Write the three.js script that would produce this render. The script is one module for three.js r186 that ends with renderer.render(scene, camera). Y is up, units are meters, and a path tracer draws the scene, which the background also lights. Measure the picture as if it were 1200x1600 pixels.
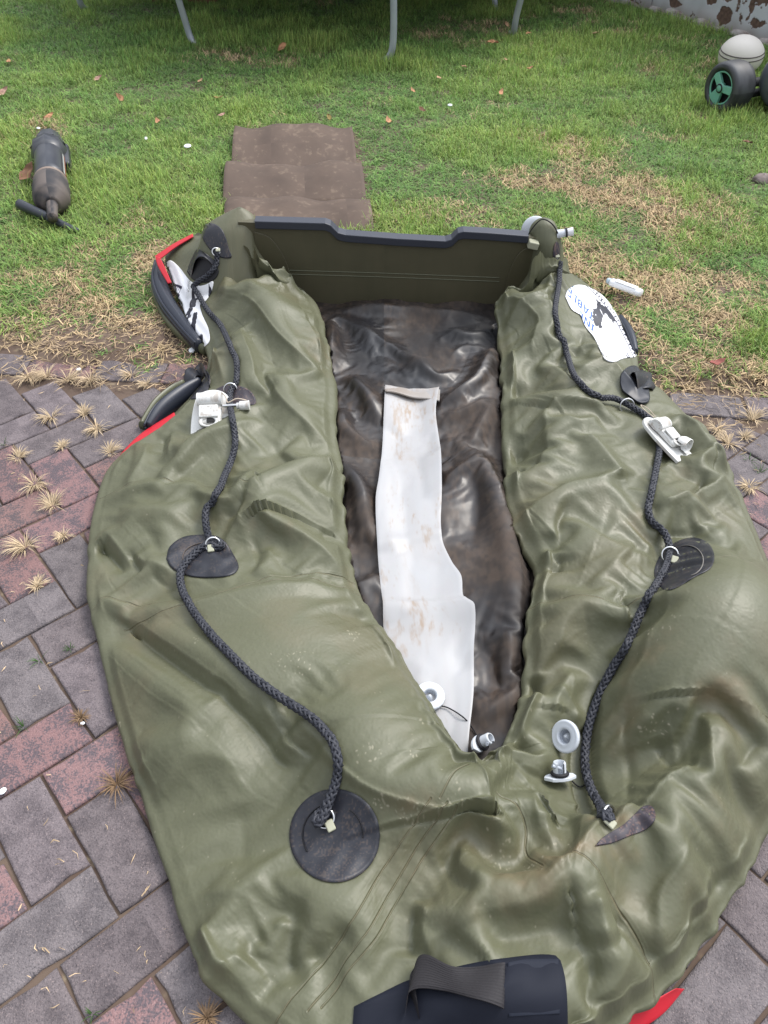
import * as THREE from 'three';
import { mergeGeometries } from 'three/addons/utils/BufferGeometryUtils.js';
import { RoundedBoxGeometry } from 'three/addons/geometries/RoundedBoxGeometry.js';

// ---------------------------------------------------------------- camera, sky, sun, exposure
const scene = new THREE.Scene();
const EYE = 1.4, PITCH = 45, FOV = 67;
const camera = new THREE.PerspectiveCamera(FOV, 3 / 4, 0.05, 300);
camera.position.set(0, EYE, 0);
camera.rotation.set(-PITCH * Math.PI / 180, 0, 0);
camera.updateMatrixWorld(true);
const SUN = new THREE.Vector3(0.5, 0.78, -0.38).normalize();
{
  const W = 512, H = 256, d = new Float32Array(W * H * 4), v = new THREE.Vector3();
  for (let j = 0; j < H; j++) for (let i = 0; i < W; i++) {
    const th = (i + 0.5) / W * 2 * Math.PI - Math.PI, ph = ((j + 0.5) / H - 0.5) * Math.PI;
    v.set(Math.cos(ph) * Math.cos(th), Math.sin(ph), Math.cos(ph) * Math.sin(th));
    const up = Math.max(0, v.y), s = Math.max(0, v.dot(SUN));
    let b = v.y > 0 ? 0.21 + 0.36 * Math.pow(up, 0.8) : 0.10;
    b += v.y > 0 ? 0.85 * Math.pow(s, 2.2) + 0.7 * Math.pow(s, 9) : 0;
    b *= 1 + 0.08 * Math.sin(th * 3 + up * 7) * Math.sin(ph * 9 + th);
    const o = (j * W + i) * 4;
    d[o] = b * 0.93; d[o + 1] = b * 0.98; d[o + 2] = b * 1.08; d[o + 3] = 1;
  }
  const t = new THREE.DataTexture(d, W, H, THREE.RGBAFormat, THREE.FloatType);
  t.mapping = THREE.EquirectangularReflectionMapping; t.magFilter = t.minFilter = THREE.LinearFilter; t.needsUpdate = true;
  scene.background = t; scene.environment = t;
}
const sun = new THREE.DirectionalLight(0xfff7ec, 1.45);
sun.position.copy(SUN).multiplyScalar(12).add(new THREE.Vector3(0, 0, -3)); sun.target.position.set(0, 0, -3);
sun.castShadow = true; sun.shadow.radius = 36; sun.shadow.mapSize.set(2048, 2048);
Object.assign(sun.shadow.camera, { left: -7, right: 7, top: 7, bottom: -7, near: 0.5, far: 30 });
scene.add(sun, sun.target);
const renderer = new THREE.WebGLRenderer({ antialias: true });
renderer.setSize(768, 1024); renderer.shadowMap.enabled = true;
renderer.toneMapping = THREE.LinearToneMapping; renderer.toneMappingExposure = 1.95;

// ---------------------------------------------------------------- helpers
let seed = 7;
const rnd = () => { seed = (seed * 1664525 + 1013904223) >>> 0; return seed / 4294967296; };
const rr = (a, b) => a + (b - a) * rnd();
const reseed = (s) => { seed = s >>> 0; };
const clamp = (x, a = 0, b = 1) => Math.min(b, Math.max(a, x));
const sm = (a, b, x) => { const t = clamp((x - a) / (b - a)); return t * t * (3 - 2 * t); };
const lerp = (a, b, t) => a + (b - a) * t;
const HSH = new Float32Array(65536); { reseed(99); for (let i = 0; i < 65536; i++) HSH[i] = rnd(); }
const hh = (x, y) => HSH[((x * 73856093) ^ (y * 19349663)) >>> 0 & 65535];
function vn(x, y) {                                   // value noise 0..1
  const xi = Math.floor(x), yi = Math.floor(y); let fx = x - xi, fy = y - yi;
  fx = fx * fx * fx * (fx * (fx * 6 - 15) + 10); fy = fy * fy * fy * (fy * (fy * 6 - 15) + 10);
  const a = hh(xi, yi), b = hh(xi + 1, yi), c = hh(xi, yi + 1), d = hh(xi + 1, yi + 1);
  return a + (b - a) * fx + (c - a) * fy + (a - b - c + d) * fx * fy;
}
const fbm = (x, y, n = 4) => { let s = 0, a = 0.5, t = 0; for (let i = 0; i < n; i++) { s += a * vn(x, y); t += a; a *= 0.5; const q = x; x = x * 1.62 + y * 1.17 + 13.1; y = y * 1.62 - q * 1.17 + 7.7; } return s / t; };
const F = 800 / Math.tan(FOV / 2 * Math.PI / 180), CS = Math.cos(PITCH * Math.PI / 180), SN = Math.sin(PITCH * Math.PI / 180);
const ray = (u, v) => { const dx = (u - 600) / F, dy = (v - 800) / F; return [dx, -SN - dy * CS, -CS + dy * SN]; };
function un(u, v, y = 0) { const r = ray(u, v), t = (y - EYE) / r[1]; return [r[0] * t, r[2] * t]; }        // photo point -> place on the level y
function unz(u, v, z) { const r = ray(u, v), t = z / r[2]; return [r[0] * t, EYE + r[1] * t, z]; }           // photo point -> place on the upright plane z
const names = {};
const numbered = (n) => { names[n] = (names[n] ?? -1) + 1; return names[n] ? n + '_' + String(names[n]).padStart(3, '0') : n; };
function tag(o, label, category, group, kind) { o.userData.label = label; if (category) o.userData.category = category; if (group) o.userData.group = group; if (kind) o.userData.kind = kind; return o; }
function thing(name, label, category, p = [0, 0, 0], group) { const o = new THREE.Group(); o.name = numbered(name); o.position.set(...p); scene.add(o); return tag(o, label, category, group); }
function part(name, g, m, parent, p) {
  const o = new THREE.Mesh(g, m); o.name = parent === scene ? numbered(name) : name; o.castShadow = o.receiveShadow = true; if (p) o.position.set(...p); parent.add(o); return o;
}
function geo(pos, idx, uv, col) {
  const g = new THREE.BufferGeometry(); g.setAttribute('position', new THREE.Float32BufferAttribute(pos, 3));
  if (uv) g.setAttribute('uv', new THREE.Float32BufferAttribute(uv, 2));
  if (col) g.setAttribute('color', new THREE.Float32BufferAttribute(col, 3));
  g.setIndex(idx); g.computeVertexNormals(); return g;
}
function crv(pts, n) {                                // smooth resampling of a polyline of any dimension
  const D = pts[0].length, L = [0], out = [];
  for (let i = 1; i < pts.length; i++) L.push(L[i - 1] + Math.max(1e-6, Math.hypot(...pts[i].map((c, k) => c - pts[i - 1][k]))));
  let s = 0;
  for (let i = 0; i < n; i++) {
    const t = L[L.length - 1] * i / (n - 1); while (s < pts.length - 2 && L[s + 1] < t) s++;
    const f = clamp((t - L[s]) / (L[s + 1] - L[s])), p1 = pts[s], p2 = pts[s + 1], d = L[s + 1] - L[s], q = [];
    const p0 = pts[s - 1], p3 = pts[s + 2];
    for (let k = 0; k < D; k++) {
      const m1 = p0 ? (p2[k] - p0[k]) / (L[s + 1] - L[s - 1]) * d : p2[k] - p1[k], m2 = p3 ? (p3[k] - p1[k]) / (L[s + 2] - L[s]) * d : p2[k] - p1[k];
      const f2 = f * f, f3 = f2 * f; q.push((2 * f3 - 3 * f2 + 1) * p1[k] + (f3 - 2 * f2 + f) * m1 + (-2 * f3 + 3 * f2) * p2[k] + (f3 - f2) * m2);
    }
    out.push(q);
  }
  return out;
}
function sweep(path, r, sides = 8, cap = true, shape) {   // tube through 3-D points, r a number or a function of 0..1
  const P = path.map((p) => new THREE.Vector3(...p)), n = P.length, pos = [], idx = [], uv = [];
  let N = new THREE.Vector3(); const T = new THREE.Vector3(), B = new THREE.Vector3(), q = new THREE.Vector3(); let len = 0;
  for (let i = 0; i < n; i++) {
    T.copy(P[Math.min(n - 1, i + 1)]).sub(P[Math.max(0, i - 1)]).normalize();
    if (i === 0) { N.set(0, 1, 0); if (Math.abs(T.y) > 0.9) N.set(1, 0, 0); } else len += P[i].distanceTo(P[i - 1]);
    N.addScaledVector(T, -N.dot(T)).normalize(); B.crossVectors(T, N);
    const R = typeof r === 'function' ? r(i / (n - 1)) : r;
    for (let k = 0; k <= sides; k++) {
      const a = k / sides * 2 * Math.PI; q.copy(P[i]).addScaledVector(N, Math.cos(a) * R * (shape ? shape[0] : 1)).addScaledVector(B, Math.sin(a) * R * (shape ? shape[1] : 1));
      pos.push(q.x, q.y, q.z); uv.push(len, k / sides * 0.05);
    }
  }
  for (let i = 0; i < n - 1; i++) for (let k = 0; k < sides; k++) { const a = i * (sides + 1) + k, b = a + sides + 1; idx.push(a, a + 1, b, b, a + 1, b + 1); }
  if (cap) for (const [i, f] of [[0, 1], [n - 1, -1]]) { const c = pos.length / 3; pos.push(P[i].x, P[i].y, P[i].z); uv.push(0, 0); for (let k = 0; k < sides; k++) { const a = i * (sides + 1) + k; if (f > 0) idx.push(c, a + 1, a); else idx.push(c, a, a + 1); } }
  return geo(pos, idx, uv);
}
const canvas = (w, h) => { const c = document.createElement('canvas'); c.width = w; c.height = h; return [c, c.getContext('2d')]; };
function texOf(w, h, fn, srgb = false) {              // fn(x01, y01) -> [r,g,b] 0..1, linear values (kept in 8 bits as sRGB)
  const d = new Uint8Array(w * h * 4), e = srgb ? (c) => 255 * (c <= 0.0031308 ? 12.92 * c : 1.055 * Math.pow(c, 1 / 2.4) - 0.055) : (c) => 255 * c;
  for (let j = 0; j < h; j++) for (let i = 0; i < w; i++) { const c = fn((i + 0.5) / w, (j + 0.5) / h), o = (j * w + i) * 4; for (let k = 0; k < 3; k++) d[o + k] = clamp(Math.round(e(clamp(c[k]))), 0, 255); d[o + 3] = 255; }
  const t = new THREE.DataTexture(d, w, h); t.magFilter = t.minFilter = THREE.LinearFilter; t.wrapS = t.wrapT = THREE.RepeatWrapping; if (srgb) t.colorSpace = THREE.SRGBColorSpace; t.needsUpdate = true; return t;
}
const mixc = (a, b, t) => [lerp(a[0], b[0], t), lerp(a[1], b[1], t), lerp(a[2], b[2], t)];
const std = (o) => { const { rgb, ...q } = o; const m = new THREE.MeshPhysicalMaterial({ side: THREE.DoubleSide, ...q }); if (rgb) m.color.setRGB(...rgb); return m; };
const plain = { rubber: std({ rgb: [0.016, 0.018, 0.026], roughness: 0.45 }), chrome: std({ rgb: [0.62, 0.62, 0.62], metalness: 1, roughness: 0.22 }), red: std({ rgb: [0.50, 0.012, 0.025], roughness: 0.5 }) };

// ---------------------------------------------------------------- ground: one sheet, lower under the pavers
const EA = un(0, 584), EB = un(1116, 651), EL = Math.hypot(EB[0] - EA[0], EB[1] - EA[1]);
const edx = (EB[0] - EA[0]) / EL, edz = (EB[1] - EA[1]) / EL;
const edgeD = (x, z) => -(-(x - EA[0]) * edz + (z - EA[1]) * edx);      // metres beyond the near side of the edging course (positive: towards the lawn)
const edgeS = (x, z) => (x - EA[0]) * edx + (z - EA[1]) * edz;
const dryBlobs = [[900, 245, .3, .9], [830, 285, .2, .7], [950, 300, .24, .9], [1000, 335, .25, .8], [1060, 330, .2, .6], [1140, 350, .3, .6], [880, 395, .18, .6], [1090, 480, .3, .9], [1020, 470, .3, .9], [1150, 560, .25, .6], [1050, 560, .25, .9], [940, 440, .15, .8],
  [250, 440, .3, .9], [180, 470, .3, .9], [60, 480, .35, .95], [130, 430, .18, .5], [230, 330, .2, .5], [290, 290, .15, .4], [560, 55, .2, .25], [660, 60, .2, .5], [690, 40, .25, .5], [790, 105, .2, .35], [760, 330, .25, .45], [690, 330, .2, .4], [610, 345, .15, .3], [20, 360, .2, .35], [950, 55, .3, .45], [720, 180, .3, .25], [420, 190, .2, .3], [340, 380, .2, .4]
].map(([u, v, r, a]) => [...un(u, v), r, a]);
function dry(x, z) {
  let s = 0.06 + 0.30 * sm(0.5, 0.8, fbm(x * 1.7 + 3, z * 1.7, 3));
  for (const [bx, bz, r, a] of dryBlobs) { const d = ((x - bx) ** 2 + (z - bz) ** 2) / (r * r); if (d < 4) s += .44 * a * Math.exp(-d); }
  s += 0.9 * (1 - sm(0.1, 0.36, edgeD(x, z) + 0.25 * (fbm(x * 3, z * 3, 2) - 0.5)));
  return clamp(s * (.35 + 1.3 * sm(.3, .7, fbm(x * 7, z * 7, 3))));
}
const soilY = (x, z) => { const e = edgeD(x, z); if (x > -.72 && x < .82 && z > -2.52) return -0.007; return -0.007 + 0.019 * sm(0.06, 0.2, e + 0.26 * (fbm(x * 4, z * 4, 4) - 0.5)) + (e > 0 ? 0.012 * (fbm(x * 5, z * 5, 3) - 0.5) * sm(0, .2, e) + 0.03 * (fbm(x * .8, z * .8, 2) - .5) * sm(.3, 1.5, e) : 0); };
{
  const ax = (a, b, n, pad) => { const o = []; for (let i = pad; i > 0; i--) o.push(a - 0.05 * (Math.exp(i * 0.32) - 1) / 0.32); for (let i = 0; i <= n; i++) o.push(a + (b - a) * i / n); for (let i = 1; i <= pad; i++) o.push(b + 0.05 * (Math.exp(i * 0.32) - 1) / 0.32); return o; };
  const X = ax(-3.2, 3.2, 200, 20), Z = ax(-7.2, 0.3, 240, 20), pos = [], uv = [], idx = [];
  for (const z of Z) for (const x of X) { pos.push(x, soilY(x, z), z); uv.push(x / 8, z / 8); }
  for (let j = 0; j < Z.length - 1; j++) for (let i = 0; i < X.length - 1; i++) { const a = j * X.length + i, b = a + X.length; idx.push(a, b, a + 1, a + 1, b, b + 1); }
  const soil = texOf(1024, 1024, (a, b) => { const x = a * 8, z = b * 8, n = fbm(x * 9, z * 9, 4), f = vn(x * 90, z * 90); return mixc(mixc([0.075, 0.048, 0.036], [0.135, 0.098, 0.072], n), [0.30, 0.24, 0.15], sm(0.86, 0.95, f) * 0.6); }, true);
  const g = part('ground', geo(pos, idx, uv), std({ map: soil, roughness: 1 }), scene); g.userData.kind = 'structure';
}

// ---------------------------------------------------------------- pavers: herringbone bond with an edging course
{
  const grayT = texOf(512, 512, (a, b) => { const x = a * 110, y = b * 110, f = vn(x, y), g = vn(x * 2.3 + 9, y * 2.3), n = fbm(a * 9, b * 9, 3); const base = mixc([0.074, 0.062, 0.068], [0.175, 0.149, 0.156], 0.45 * f + 0.55 * sm(.2, .8, n)); return mixc(mixc(base, [0.33, 0.26, 0.25], sm(0.80, 0.98, g) * 0.7), [0.035, 0.032, 0.037], sm(0.75, 0.95, vn(x * 1.4 + 40, y * 1.4)) * 0.6); }, true);
  const redT = texOf(512, 512, (a, b) => { const x = a * 110, y = b * 110, f = fbm(x, y, 2), n = fbm(a * 11 + 4, b * 11, 4); const k = sm(0.36, 0.62, 0.55 * f + 0.55 * n - 0.05); const base = mixc([0.095, 0.075, 0.080], [0.215, 0.125, 0.118], k); return mixc(base, [0.36, 0.23, 0.21], sm(0.72, 0.95, vn(x * 1.9 + 20, y * 1.9)) * 0.6 * k); }, true);
  const bump = texOf(512, 512, (a, b) => { const f = 0.6 * vn(a * 170, b * 170) + 0.4 * vn(a * 70, b * 70); return [f, f, f]; });
  const mats = []; reseed(5);
  for (let i = 0; i < 10; i++) { const red = i >= 5, m = std({ map: red ? redT : grayT, bumpMap: bump, bumpScale: 0.0016, roughness: 0.88 }); const k = rr(0.72, 1.04); m.color.setRGB(k * rr(0.97, 1.04), k, k * rr(0.96, 1.05)); mats.push(m); }
  const W = 0.1105, L = W * 2, gap = 0.0018, top = 0.0;
  const variants = (w, l) => { const o = []; for (let v = 0; v < 8; v++) {
    const c = 0.0035, pos = [], uv = [], idx = [], ou = rnd() * 7, ov = rnd() * 7, N = 3, M = 5; let k = 0;
    // top grid with worn corners, then the chamfer and the sides
    const ring = []; const hw = w / 2 - gap / 2, hl = l / 2 - gap / 2;
    for (let i = 0; i <= M; i++) ring.push([-hl + 2 * hl * i / M, -hw]); for (let i = 1; i <= N; i++) ring.push([hl, -hw + 2 * hw * i / N]); for (let i = 1; i <= M; i++) ring.push([hl - 2 * hl * i / M, hw]); for (let i = 1; i < N; i++) ring.push([-hl, hw - 2 * hw * i / N]);
    const R = ring.length, wob = ring.map(() => rr(0, 0.003) + (rnd() < .12 ? rr(0, .006) : 0)), rows = [[0, c + 0.002], [-c * 0.45, c * 0.25], [-c * 1.6, 0], [-0.05, 0]];
    pos.push(0, rr(-0.0006, 0.0006), 0); uv.push(ou, ov);
    for (const [y, inset] of rows) ring.forEach(([x, z], i) => { const s = (inset + wob[i] * (y > -0.01 ? 1 : 0.4)); const px = x - Math.sign(x) * (Math.abs(x) > hl - 1e-6 ? s : 0), pz = z - Math.sign(z) * (Math.abs(z) > hw - 1e-6 ? s : 0); pos.push(px, y, pz); uv.push(ou + px * 3.3, ov + (pz + y) * 3.3); });
    for (let i = 0; i < R; i++) { const j = (i + 1) % R; idx.push(0, 1 + j, 1 + i); for (let q = 0; q < 3; q++) { const a = 1 + q * R + i, b = 1 + q * R + j, e = a + R, f = b + R; idx.push(a, b, e, b, f, e); } }
    o.push(geo(pos, idx, uv)); } return o; };
  const half = variants(W, L), square = variants(W, W);
  const paving = new THREE.Group(); paving.name = 'paving'; paving.userData.kind = 'structure'; scene.add(paving);
  const O = un(63, 1208), th = 50 * Math.PI / 180, A = [Math.cos(th), Math.sin(th)], B = [Math.sin(th), -Math.cos(th)];
  const put = (list, p, q, turn, redP) => { const x = O[0] + A[0] * p * W + B[0] * q * W, z = O[1] + A[1] * p * W + B[1] * q * W; lay(list, x, z, turn, redP); };
  const underBoat = (x, z) => x > -0.25 && x < 0.5 && z < -0.7 && z > -1.7;
  function lay(list, x, z, turn, redP) {
    const m = mats[(rnd() < redP ? 5 : 0) + Math.floor(rnd() * 5)], o = part('paver', list[Math.floor(rnd() * 8)], m, paving);
    o.position.set(x, top + rr(-0.0018, 0.0018), z); o.rotation.set(rr(-0.007, 0.007), -turn + rr(-0.012, 0.012), rr(-0.007, 0.007));
  }
  const red = (x, z) => { const q = new THREE.Vector3(x, 0, z).project(camera), u = (q.x + 1) * 600, v = (1 - q.y) * 800, w = v + 14 * Math.sin(u * .1); return u < 600 ? (w > 722 && w < 842 && u > -60) || (w > 1000 && w < 1205) || (w > 1500 && u < 360 && !(u > 150 && u < 215)) ? .94 : .05 : w > 800 && w < 900 ? .9 : .05; };
  reseed(11);
  for (let p = -34; p < 34; p++) for (let q = -34; q < 34; q++) {
    const k = (((p - q - 1) % 4) + 4) % 4; if (k !== 0 && k !== 3) continue;
    const cp = k === 0 ? p + 1 : p + 0.5, cq = k === 0 ? q + 0.5 : q + 1;
    const x = O[0] + (A[0] * cp + B[0] * cq) * W, z = O[1] + (A[1] * cp + B[1] * cq) * W, e = edgeD(x, z);
    if (e > -0.035 || z > 0.25 || Math.abs(x) > 1.75 || underBoat(x, z)) continue;
    // bricks that would cross the edging are cut to half bricks
    const cells = k === 0 ? [[p + .5, q + .5], [p + 1.5, q + .5]] : [[p + .5, q + .5], [p + .5, q + 1.5]];
    const es = cells.map(([a, b]) => edgeD(O[0] + (A[0] * a + B[0] * b) * W, O[1] + (A[1] * a + B[1] * b) * W));
    if (es.every((v) => v < -0.065)) put(half, cp, cq, th + (k === 0 ? 0 : -Math.PI / 2), red(x, z));
    else cells.forEach(([a, b], i) => {
      if (es[i] < -0.062) return put(square, a, b, th, red(x, z));
      let poly = [[-.5, -.5], [.5, -.5], [.5, .5], [-.5, .5]].map(([c, d]) => [O[0] + (A[0] * (a + c * .97) + B[0] * (b + d * .97)) * W, O[1] + (A[1] * (a + c * .97) + B[1] * (b + d * .97)) * W]);
      const cut = []; poly.forEach((p, k) => { const q = poly[(k + 1) % 4], e1 = edgeD(...p) + .004, e2 = edgeD(...q) + .004; if (e1 <= 0) cut.push(p); if (e1 * e2 < 0) { const t = e1 / (e1 - e2); cut.push([lerp(p[0], q[0], t), lerp(p[1], q[1], t)]); } });
      if (cut.length < 3 || Math.abs(cut.reduce((s, p, k) => { const q = cut[(k + 1) % cut.length]; return s + p[0] * q[1] - q[0] * p[1]; }, 0)) < .0022) return;
      const g = new THREE.ExtrudeGeometry(new THREE.Shape(cut.map((p) => new THREE.Vector2(p[0], -p[1]))), { depth: .04, bevelEnabled: true, bevelSize: -.003, bevelOffset: 0, bevelThickness: .003, bevelSegments: 1 }); g.rotateX(-Math.PI / 2); g.translate(0, -.043 + rr(-.0015, .001), 0); const u = g.attributes.uv; for (let k = 0; k < u.count; k++) u.setXY(k, u.getX(k) * 3.3, u.getY(k) * 3.3); part('paver', g, mats[(rnd() < .5 ? 5 : 0) + Math.floor(rnd() * 5)], paving);
    });
  }
  const turnE = Math.atan2(edz, edx);
  for (let s = -1.04; s < 3.6; s += L) { const x = EA[0] + edx * (s + L / 2) + edz * 0.056, z = EA[1] + edz * (s + L / 2) - edx * 0.056; lay(half, x, z, turnE, 0.12); }
}

// ---------------------------------------------------------------- the deflated boat
const BX = 0.06, BZ = -1.35;
const boat = thing('inflatable_boat', 'deflated olive green inflatable boat spread out on the pavers', 'boat', [BX, 0, BZ]);
const bpart = (name, g, m, parent = boat) => part(name, g, m, parent, parent === boat ? [-BX, 0, -BZ] : undefined);

// folds: each is a crest (or, with a negative height, a crease) along a line, with its own width on either side
function makeField() {
  const list = [], blobs = [];
  return {
    // wL, wR: metres left and right of the line as it runs; ends: how far it fades in and out (0..1)
    fold(h, wL, wR, pts, { y = 0.09, a = 0.3, b = 0.3, p = 1 } = {}) {
      wL = Math.max(wL, .021); wR = Math.max(wR, .021); const w = pts.map(([u, v]) => un(u, v, y)), c = crv(w, Math.max(8, pts.length * 6)), m = 3 * Math.max(wL, wR);
      let L = [0]; for (let i = 1; i < c.length; i++) L.push(L[i - 1] + Math.hypot(c[i][0] - c[i - 1][0], c[i][1] - c[i - 1][1]));
      const xs = c.map((q) => q[0]), zs = c.map((q) => q[1]);
      list.push({ h, wL, wR, c, L, T: L[L.length - 1], a, b, p, box: [Math.min(...xs) - m, Math.max(...xs) + m, Math.min(...zs) - m, Math.max(...zs) + m] });
    },
    bump(h, r, u, v, { y = 0.09, rz = r } = {}) { const [x, z] = un(u, v, y); blobs.push({ h, r, rz, x, z }); },
    at(x, z) {
      let s = 0;
      for (const b of blobs) { const d = ((x - b.x) / b.r) ** 2 + ((z - b.z) / b.rz) ** 2; if (d < 9) s += b.h * Math.exp(-d); }
      for (const f of list) {
        if (x < f.box[0] || x > f.box[1] || z < f.box[2] || z > f.box[3]) continue;
        let best = 1e9, bc = 0, bs = 0; const c = f.c;
        for (let i = 0; i < c.length - 1; i++) {
          const ax = c[i][0], az = c[i][1], dx = c[i + 1][0] - ax, dz = c[i + 1][1] - az, l2 = dx * dx + dz * dz || 1e-9;
          const t = clamp(((x - ax) * dx + (z - az) * dz) / l2), ex = x - ax - dx * t, ez = z - az - dz * t, d = ex * ex + ez * ez;
          if (d < best) { best = d; bc = dx * ez - dz * ex; bs = (f.L[i] + t * (f.L[i + 1] - f.L[i])) / f.T; }
        }
        const w = bc > 0 ? f.wR : f.wL, d = Math.sqrt(best) / w; if (d > 3) continue;
        const e = (f.a ? sm(0, f.a, bs) : 1) * (f.b ? sm(0, f.b, 1 - bs) : 1);
        s += f.h * e * (f.p === 2 ? Math.exp(-d * d) : Math.exp(-(Math.sqrt(d * d + 0.06) - 0.245) * 1.35));
      }
      return s;
    },
  };
}
const H = makeField(), C = { p: 1 };
// left tube, stern to middle
H.bump(-.05, .07, 398, 442, { y: .12, rz: .05 });
H.fold(.035, .09, .022, [[362, 474], [400, 500], [440, 545], [490, 577], [512, 580]], C);
H.fold(.03, .05, .03, [[345, 430], [352, 452], [362, 474], [340, 490]]);
H.fold(.03, .03, .05, [[362, 474], [400, 455], [440, 446], [470, 452]], { y: .12 });
H.fold(.03, .016, .05, [[372, 512], [386, 555], [403, 605], [419, 636]]);
H.fold(-.02, .02, .02, [[415, 575], [417, 610], [428, 640]]);
H.fold(.026, .07, .02, [[412, 578], [432, 625], [462, 657], [507, 684]], C);
H.fold(.012, .012, .018, [[497, 576], [470, 596], [438, 608]]);
H.fold(.016, .03, .02, [[310, 552], [338, 556], [368, 568]]);
H.fold(.018, .02, .02, [[330, 535], [345, 565], [350, 600]]);
H.fold(.02, .05, .025, [[470, 490], [482, 520], [500, 545], [510, 560]]);
H.fold(-.012, .015, .02, [[468, 465], [478, 505], [498, 530]]);
H.bump(.02, .08, 440, 500);
// left tube by the oarlock
H.fold(.03, .03, .014, [[250, 760], [293, 721], [322, 699], [365, 682], [410, 655]], { p: 1, b: .4 });
H.fold(-.015, .012, .014, [[270, 753], [305, 727], [340, 704]]);
H.fold(.016, .02, .018, [[262, 742], [300, 705], [345, 680], [400, 640], [420, 634]]);
H.fold(-.022, .014, .014, [[250, 662], [249, 680], [247, 700]]);
H.fold(.016, .02, .02, [[262, 660], [268, 690], [262, 720]]);
H.fold(.014, .02, .02, [[225, 672], [222, 710], [195, 750]]);
H.fold(.012, .03, .012, [[148, 764], [200, 758], [250, 760], [330, 775]]);
H.fold(.034, .045, .012, [[300, 770], [335, 793], [367, 803], [386, 786], [402, 760], [424, 775]], C);
H.fold(-.02, .02, .02, [[345, 815], [372, 818], [392, 800]]);
H.fold(.04, .09, .009, [[528, 716], [500, 734], [465, 749], [437, 763], [392, 803], [380, 830], [394, 844]], { p: 1, a: .12, b: .12 });
H.fold(.034, .05, .024, [[392, 812], [432, 836], [495, 871], [544, 897]], { p: 1, a: .15 });
H.fold(-.016, .012, .012, [[521, 726], [508, 752], [492, 780]]);
H.fold(.012, .02, .012, [[490, 781], [515, 785], [542, 789]]);
H.fold(-.016, .014, .012, [[506, 818], [513, 838], [514, 852]]);
H.fold(-.018, .016, .02, [[392, 845], [402, 880], [388, 910]]);
H.fold(.014, .02, .03, [[410, 860], [420, 885], [395, 915]]);
H.fold(.02, .04, .03, [[430, 700], [455, 720], [465, 745]]);
H.fold(-.018, .03, .03, [[425, 690], [448, 728], [462, 748]]);
// left tube, by the second patch
H.fold(-.026, .012, .018, [[146, 828], [165, 850], [181, 870], [184, 884]], { p: 1, a: .1 });
H.fold(.018, .02, .03, [[155, 812], [180, 840], [195, 870], [192, 890]]);
H.fold(-.022, .014, .018, [[199, 846], [207, 872], [221, 893]]);
H.fold(.018, .012, .025, [[205, 850], [222, 874], [240, 880], [275, 897]]);
H.fold(-.016, .016, .016, [[234, 886], [248, 905], [275, 918]]);
H.fold(.02, .06, .04, [[170, 800], [230, 800], [300, 815]]);
H.fold(.010, .02, .012, [[138, 937], [160, 923], [180, 930], [200, 945]], { a: 0 });
H.fold(.008, .012, .012, [[180, 950], [300, 955], [400, 942], [480, 926], [562, 922]]);
// left front panel
H.fold(-.026, .015, .02, [[160, 945], [193, 965], [236, 1008], [293, 1059], [355, 1108], [405, 1158], [440, 1203], [495, 1216]], { a: .15, b: .15 });
H.fold(.024, .05, .02, [[175, 935], [215, 965], [260, 1005], [325, 1060], [385, 1110], [430, 1155]], { p: 1 });
H.fold(.014, .03, .05, [[160, 975], [215, 1025], [285, 1080], [350, 1135], [400, 1185]]);
H.fold(-.02, .012, .016, [[424, 1120], [445, 1160], [472, 1190], [516, 1219]]);
H.fold(.022, .02, .014, [[410, 1110], [428, 1140], [448, 1175], [480, 1208]], { p: 1 });
H.fold(.046, .11, .011, [[450, 1110], [490, 1172], [535, 1222], [572, 1253], [625, 1277], [690, 1293], [752, 1303], [818, 1307]], { p: 1, a: .35, b: .12 });
H.fold(.05, .1, .008, [[752, 1301], [742, 1262], [731, 1212]], { p: 1, a: .1, b: 0, y: .06 });
H.fold(.02, .045, .045, [[195, 1195], [255, 1165], [330, 1150]]);
H.fold(.012, .04, .03, [[240, 1230], [280, 1190], [330, 1180], [390, 1215]]);
H.fold(-.012, .03, .03, [[560, 945], [570, 975], [562, 990]]);
H.fold(.014, .03, .03, [[570, 960], [600, 1000], [625, 1045]]);
H.bump(.03, .2, 450, 1010); H.bump(.02, .12, 600, 1150);
// bow
H.fold(-.014, .035, .035, [[372, 1245], [372, 1300], [368, 1355]]);
H.fold(.012, .04, .02, [[310, 1380], [370, 1390], [430, 1370]]);
H.fold(.03, .02, .03, [[314, 1519], [318, 1480], [303, 1430]], { p: 1, a: 0 });
H.fold(.02, .02, .02, [[314, 1521], [350, 1500], [395, 1465]], { p: 1, a: 0 });
H.fold(-.03, .024, .03, [[475, 1405], [452, 1440], [450, 1490], [457, 1535]]);
H.bump(.03, .06, 520, 1430, { rz: .05 });
H.fold(-.024, .016, .03, [[470, 1500], [505, 1485], [548, 1447]]);
H.fold(-.016, .02, .02, [[378, 1495], [392, 1465], [415, 1448]]);
H.fold(.018, .02, .03, [[400, 1500], [425, 1470], [440, 1420]]);
H.fold(-.03, .012, .016, [[652, 1418], [641, 1450], [640, 1500]], { p: 1 });
H.fold(.026, .03, .02, [[668, 1410], [662, 1460], [672, 1500]]);
H.fold(-.024, .016, .016, [[683, 1347], [705, 1382], [762, 1428]], { p: 1 });
H.fold(.02, .03, .02, [[700, 1350], [730, 1385], [775, 1410]]);
H.bump(-.045, .022, 759, 1276, { y: .1 });
H.fold(.018, .008, .014, [[746, 1288], [757, 1301], [773, 1294], [779, 1272]], C);
H.bump(-.035, .07, 752, 1346, { rz: .035 });
H.fold(.016, .02, .014, [[692, 1330], [720, 1356], [773, 1372], [812, 1369]], C);
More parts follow.
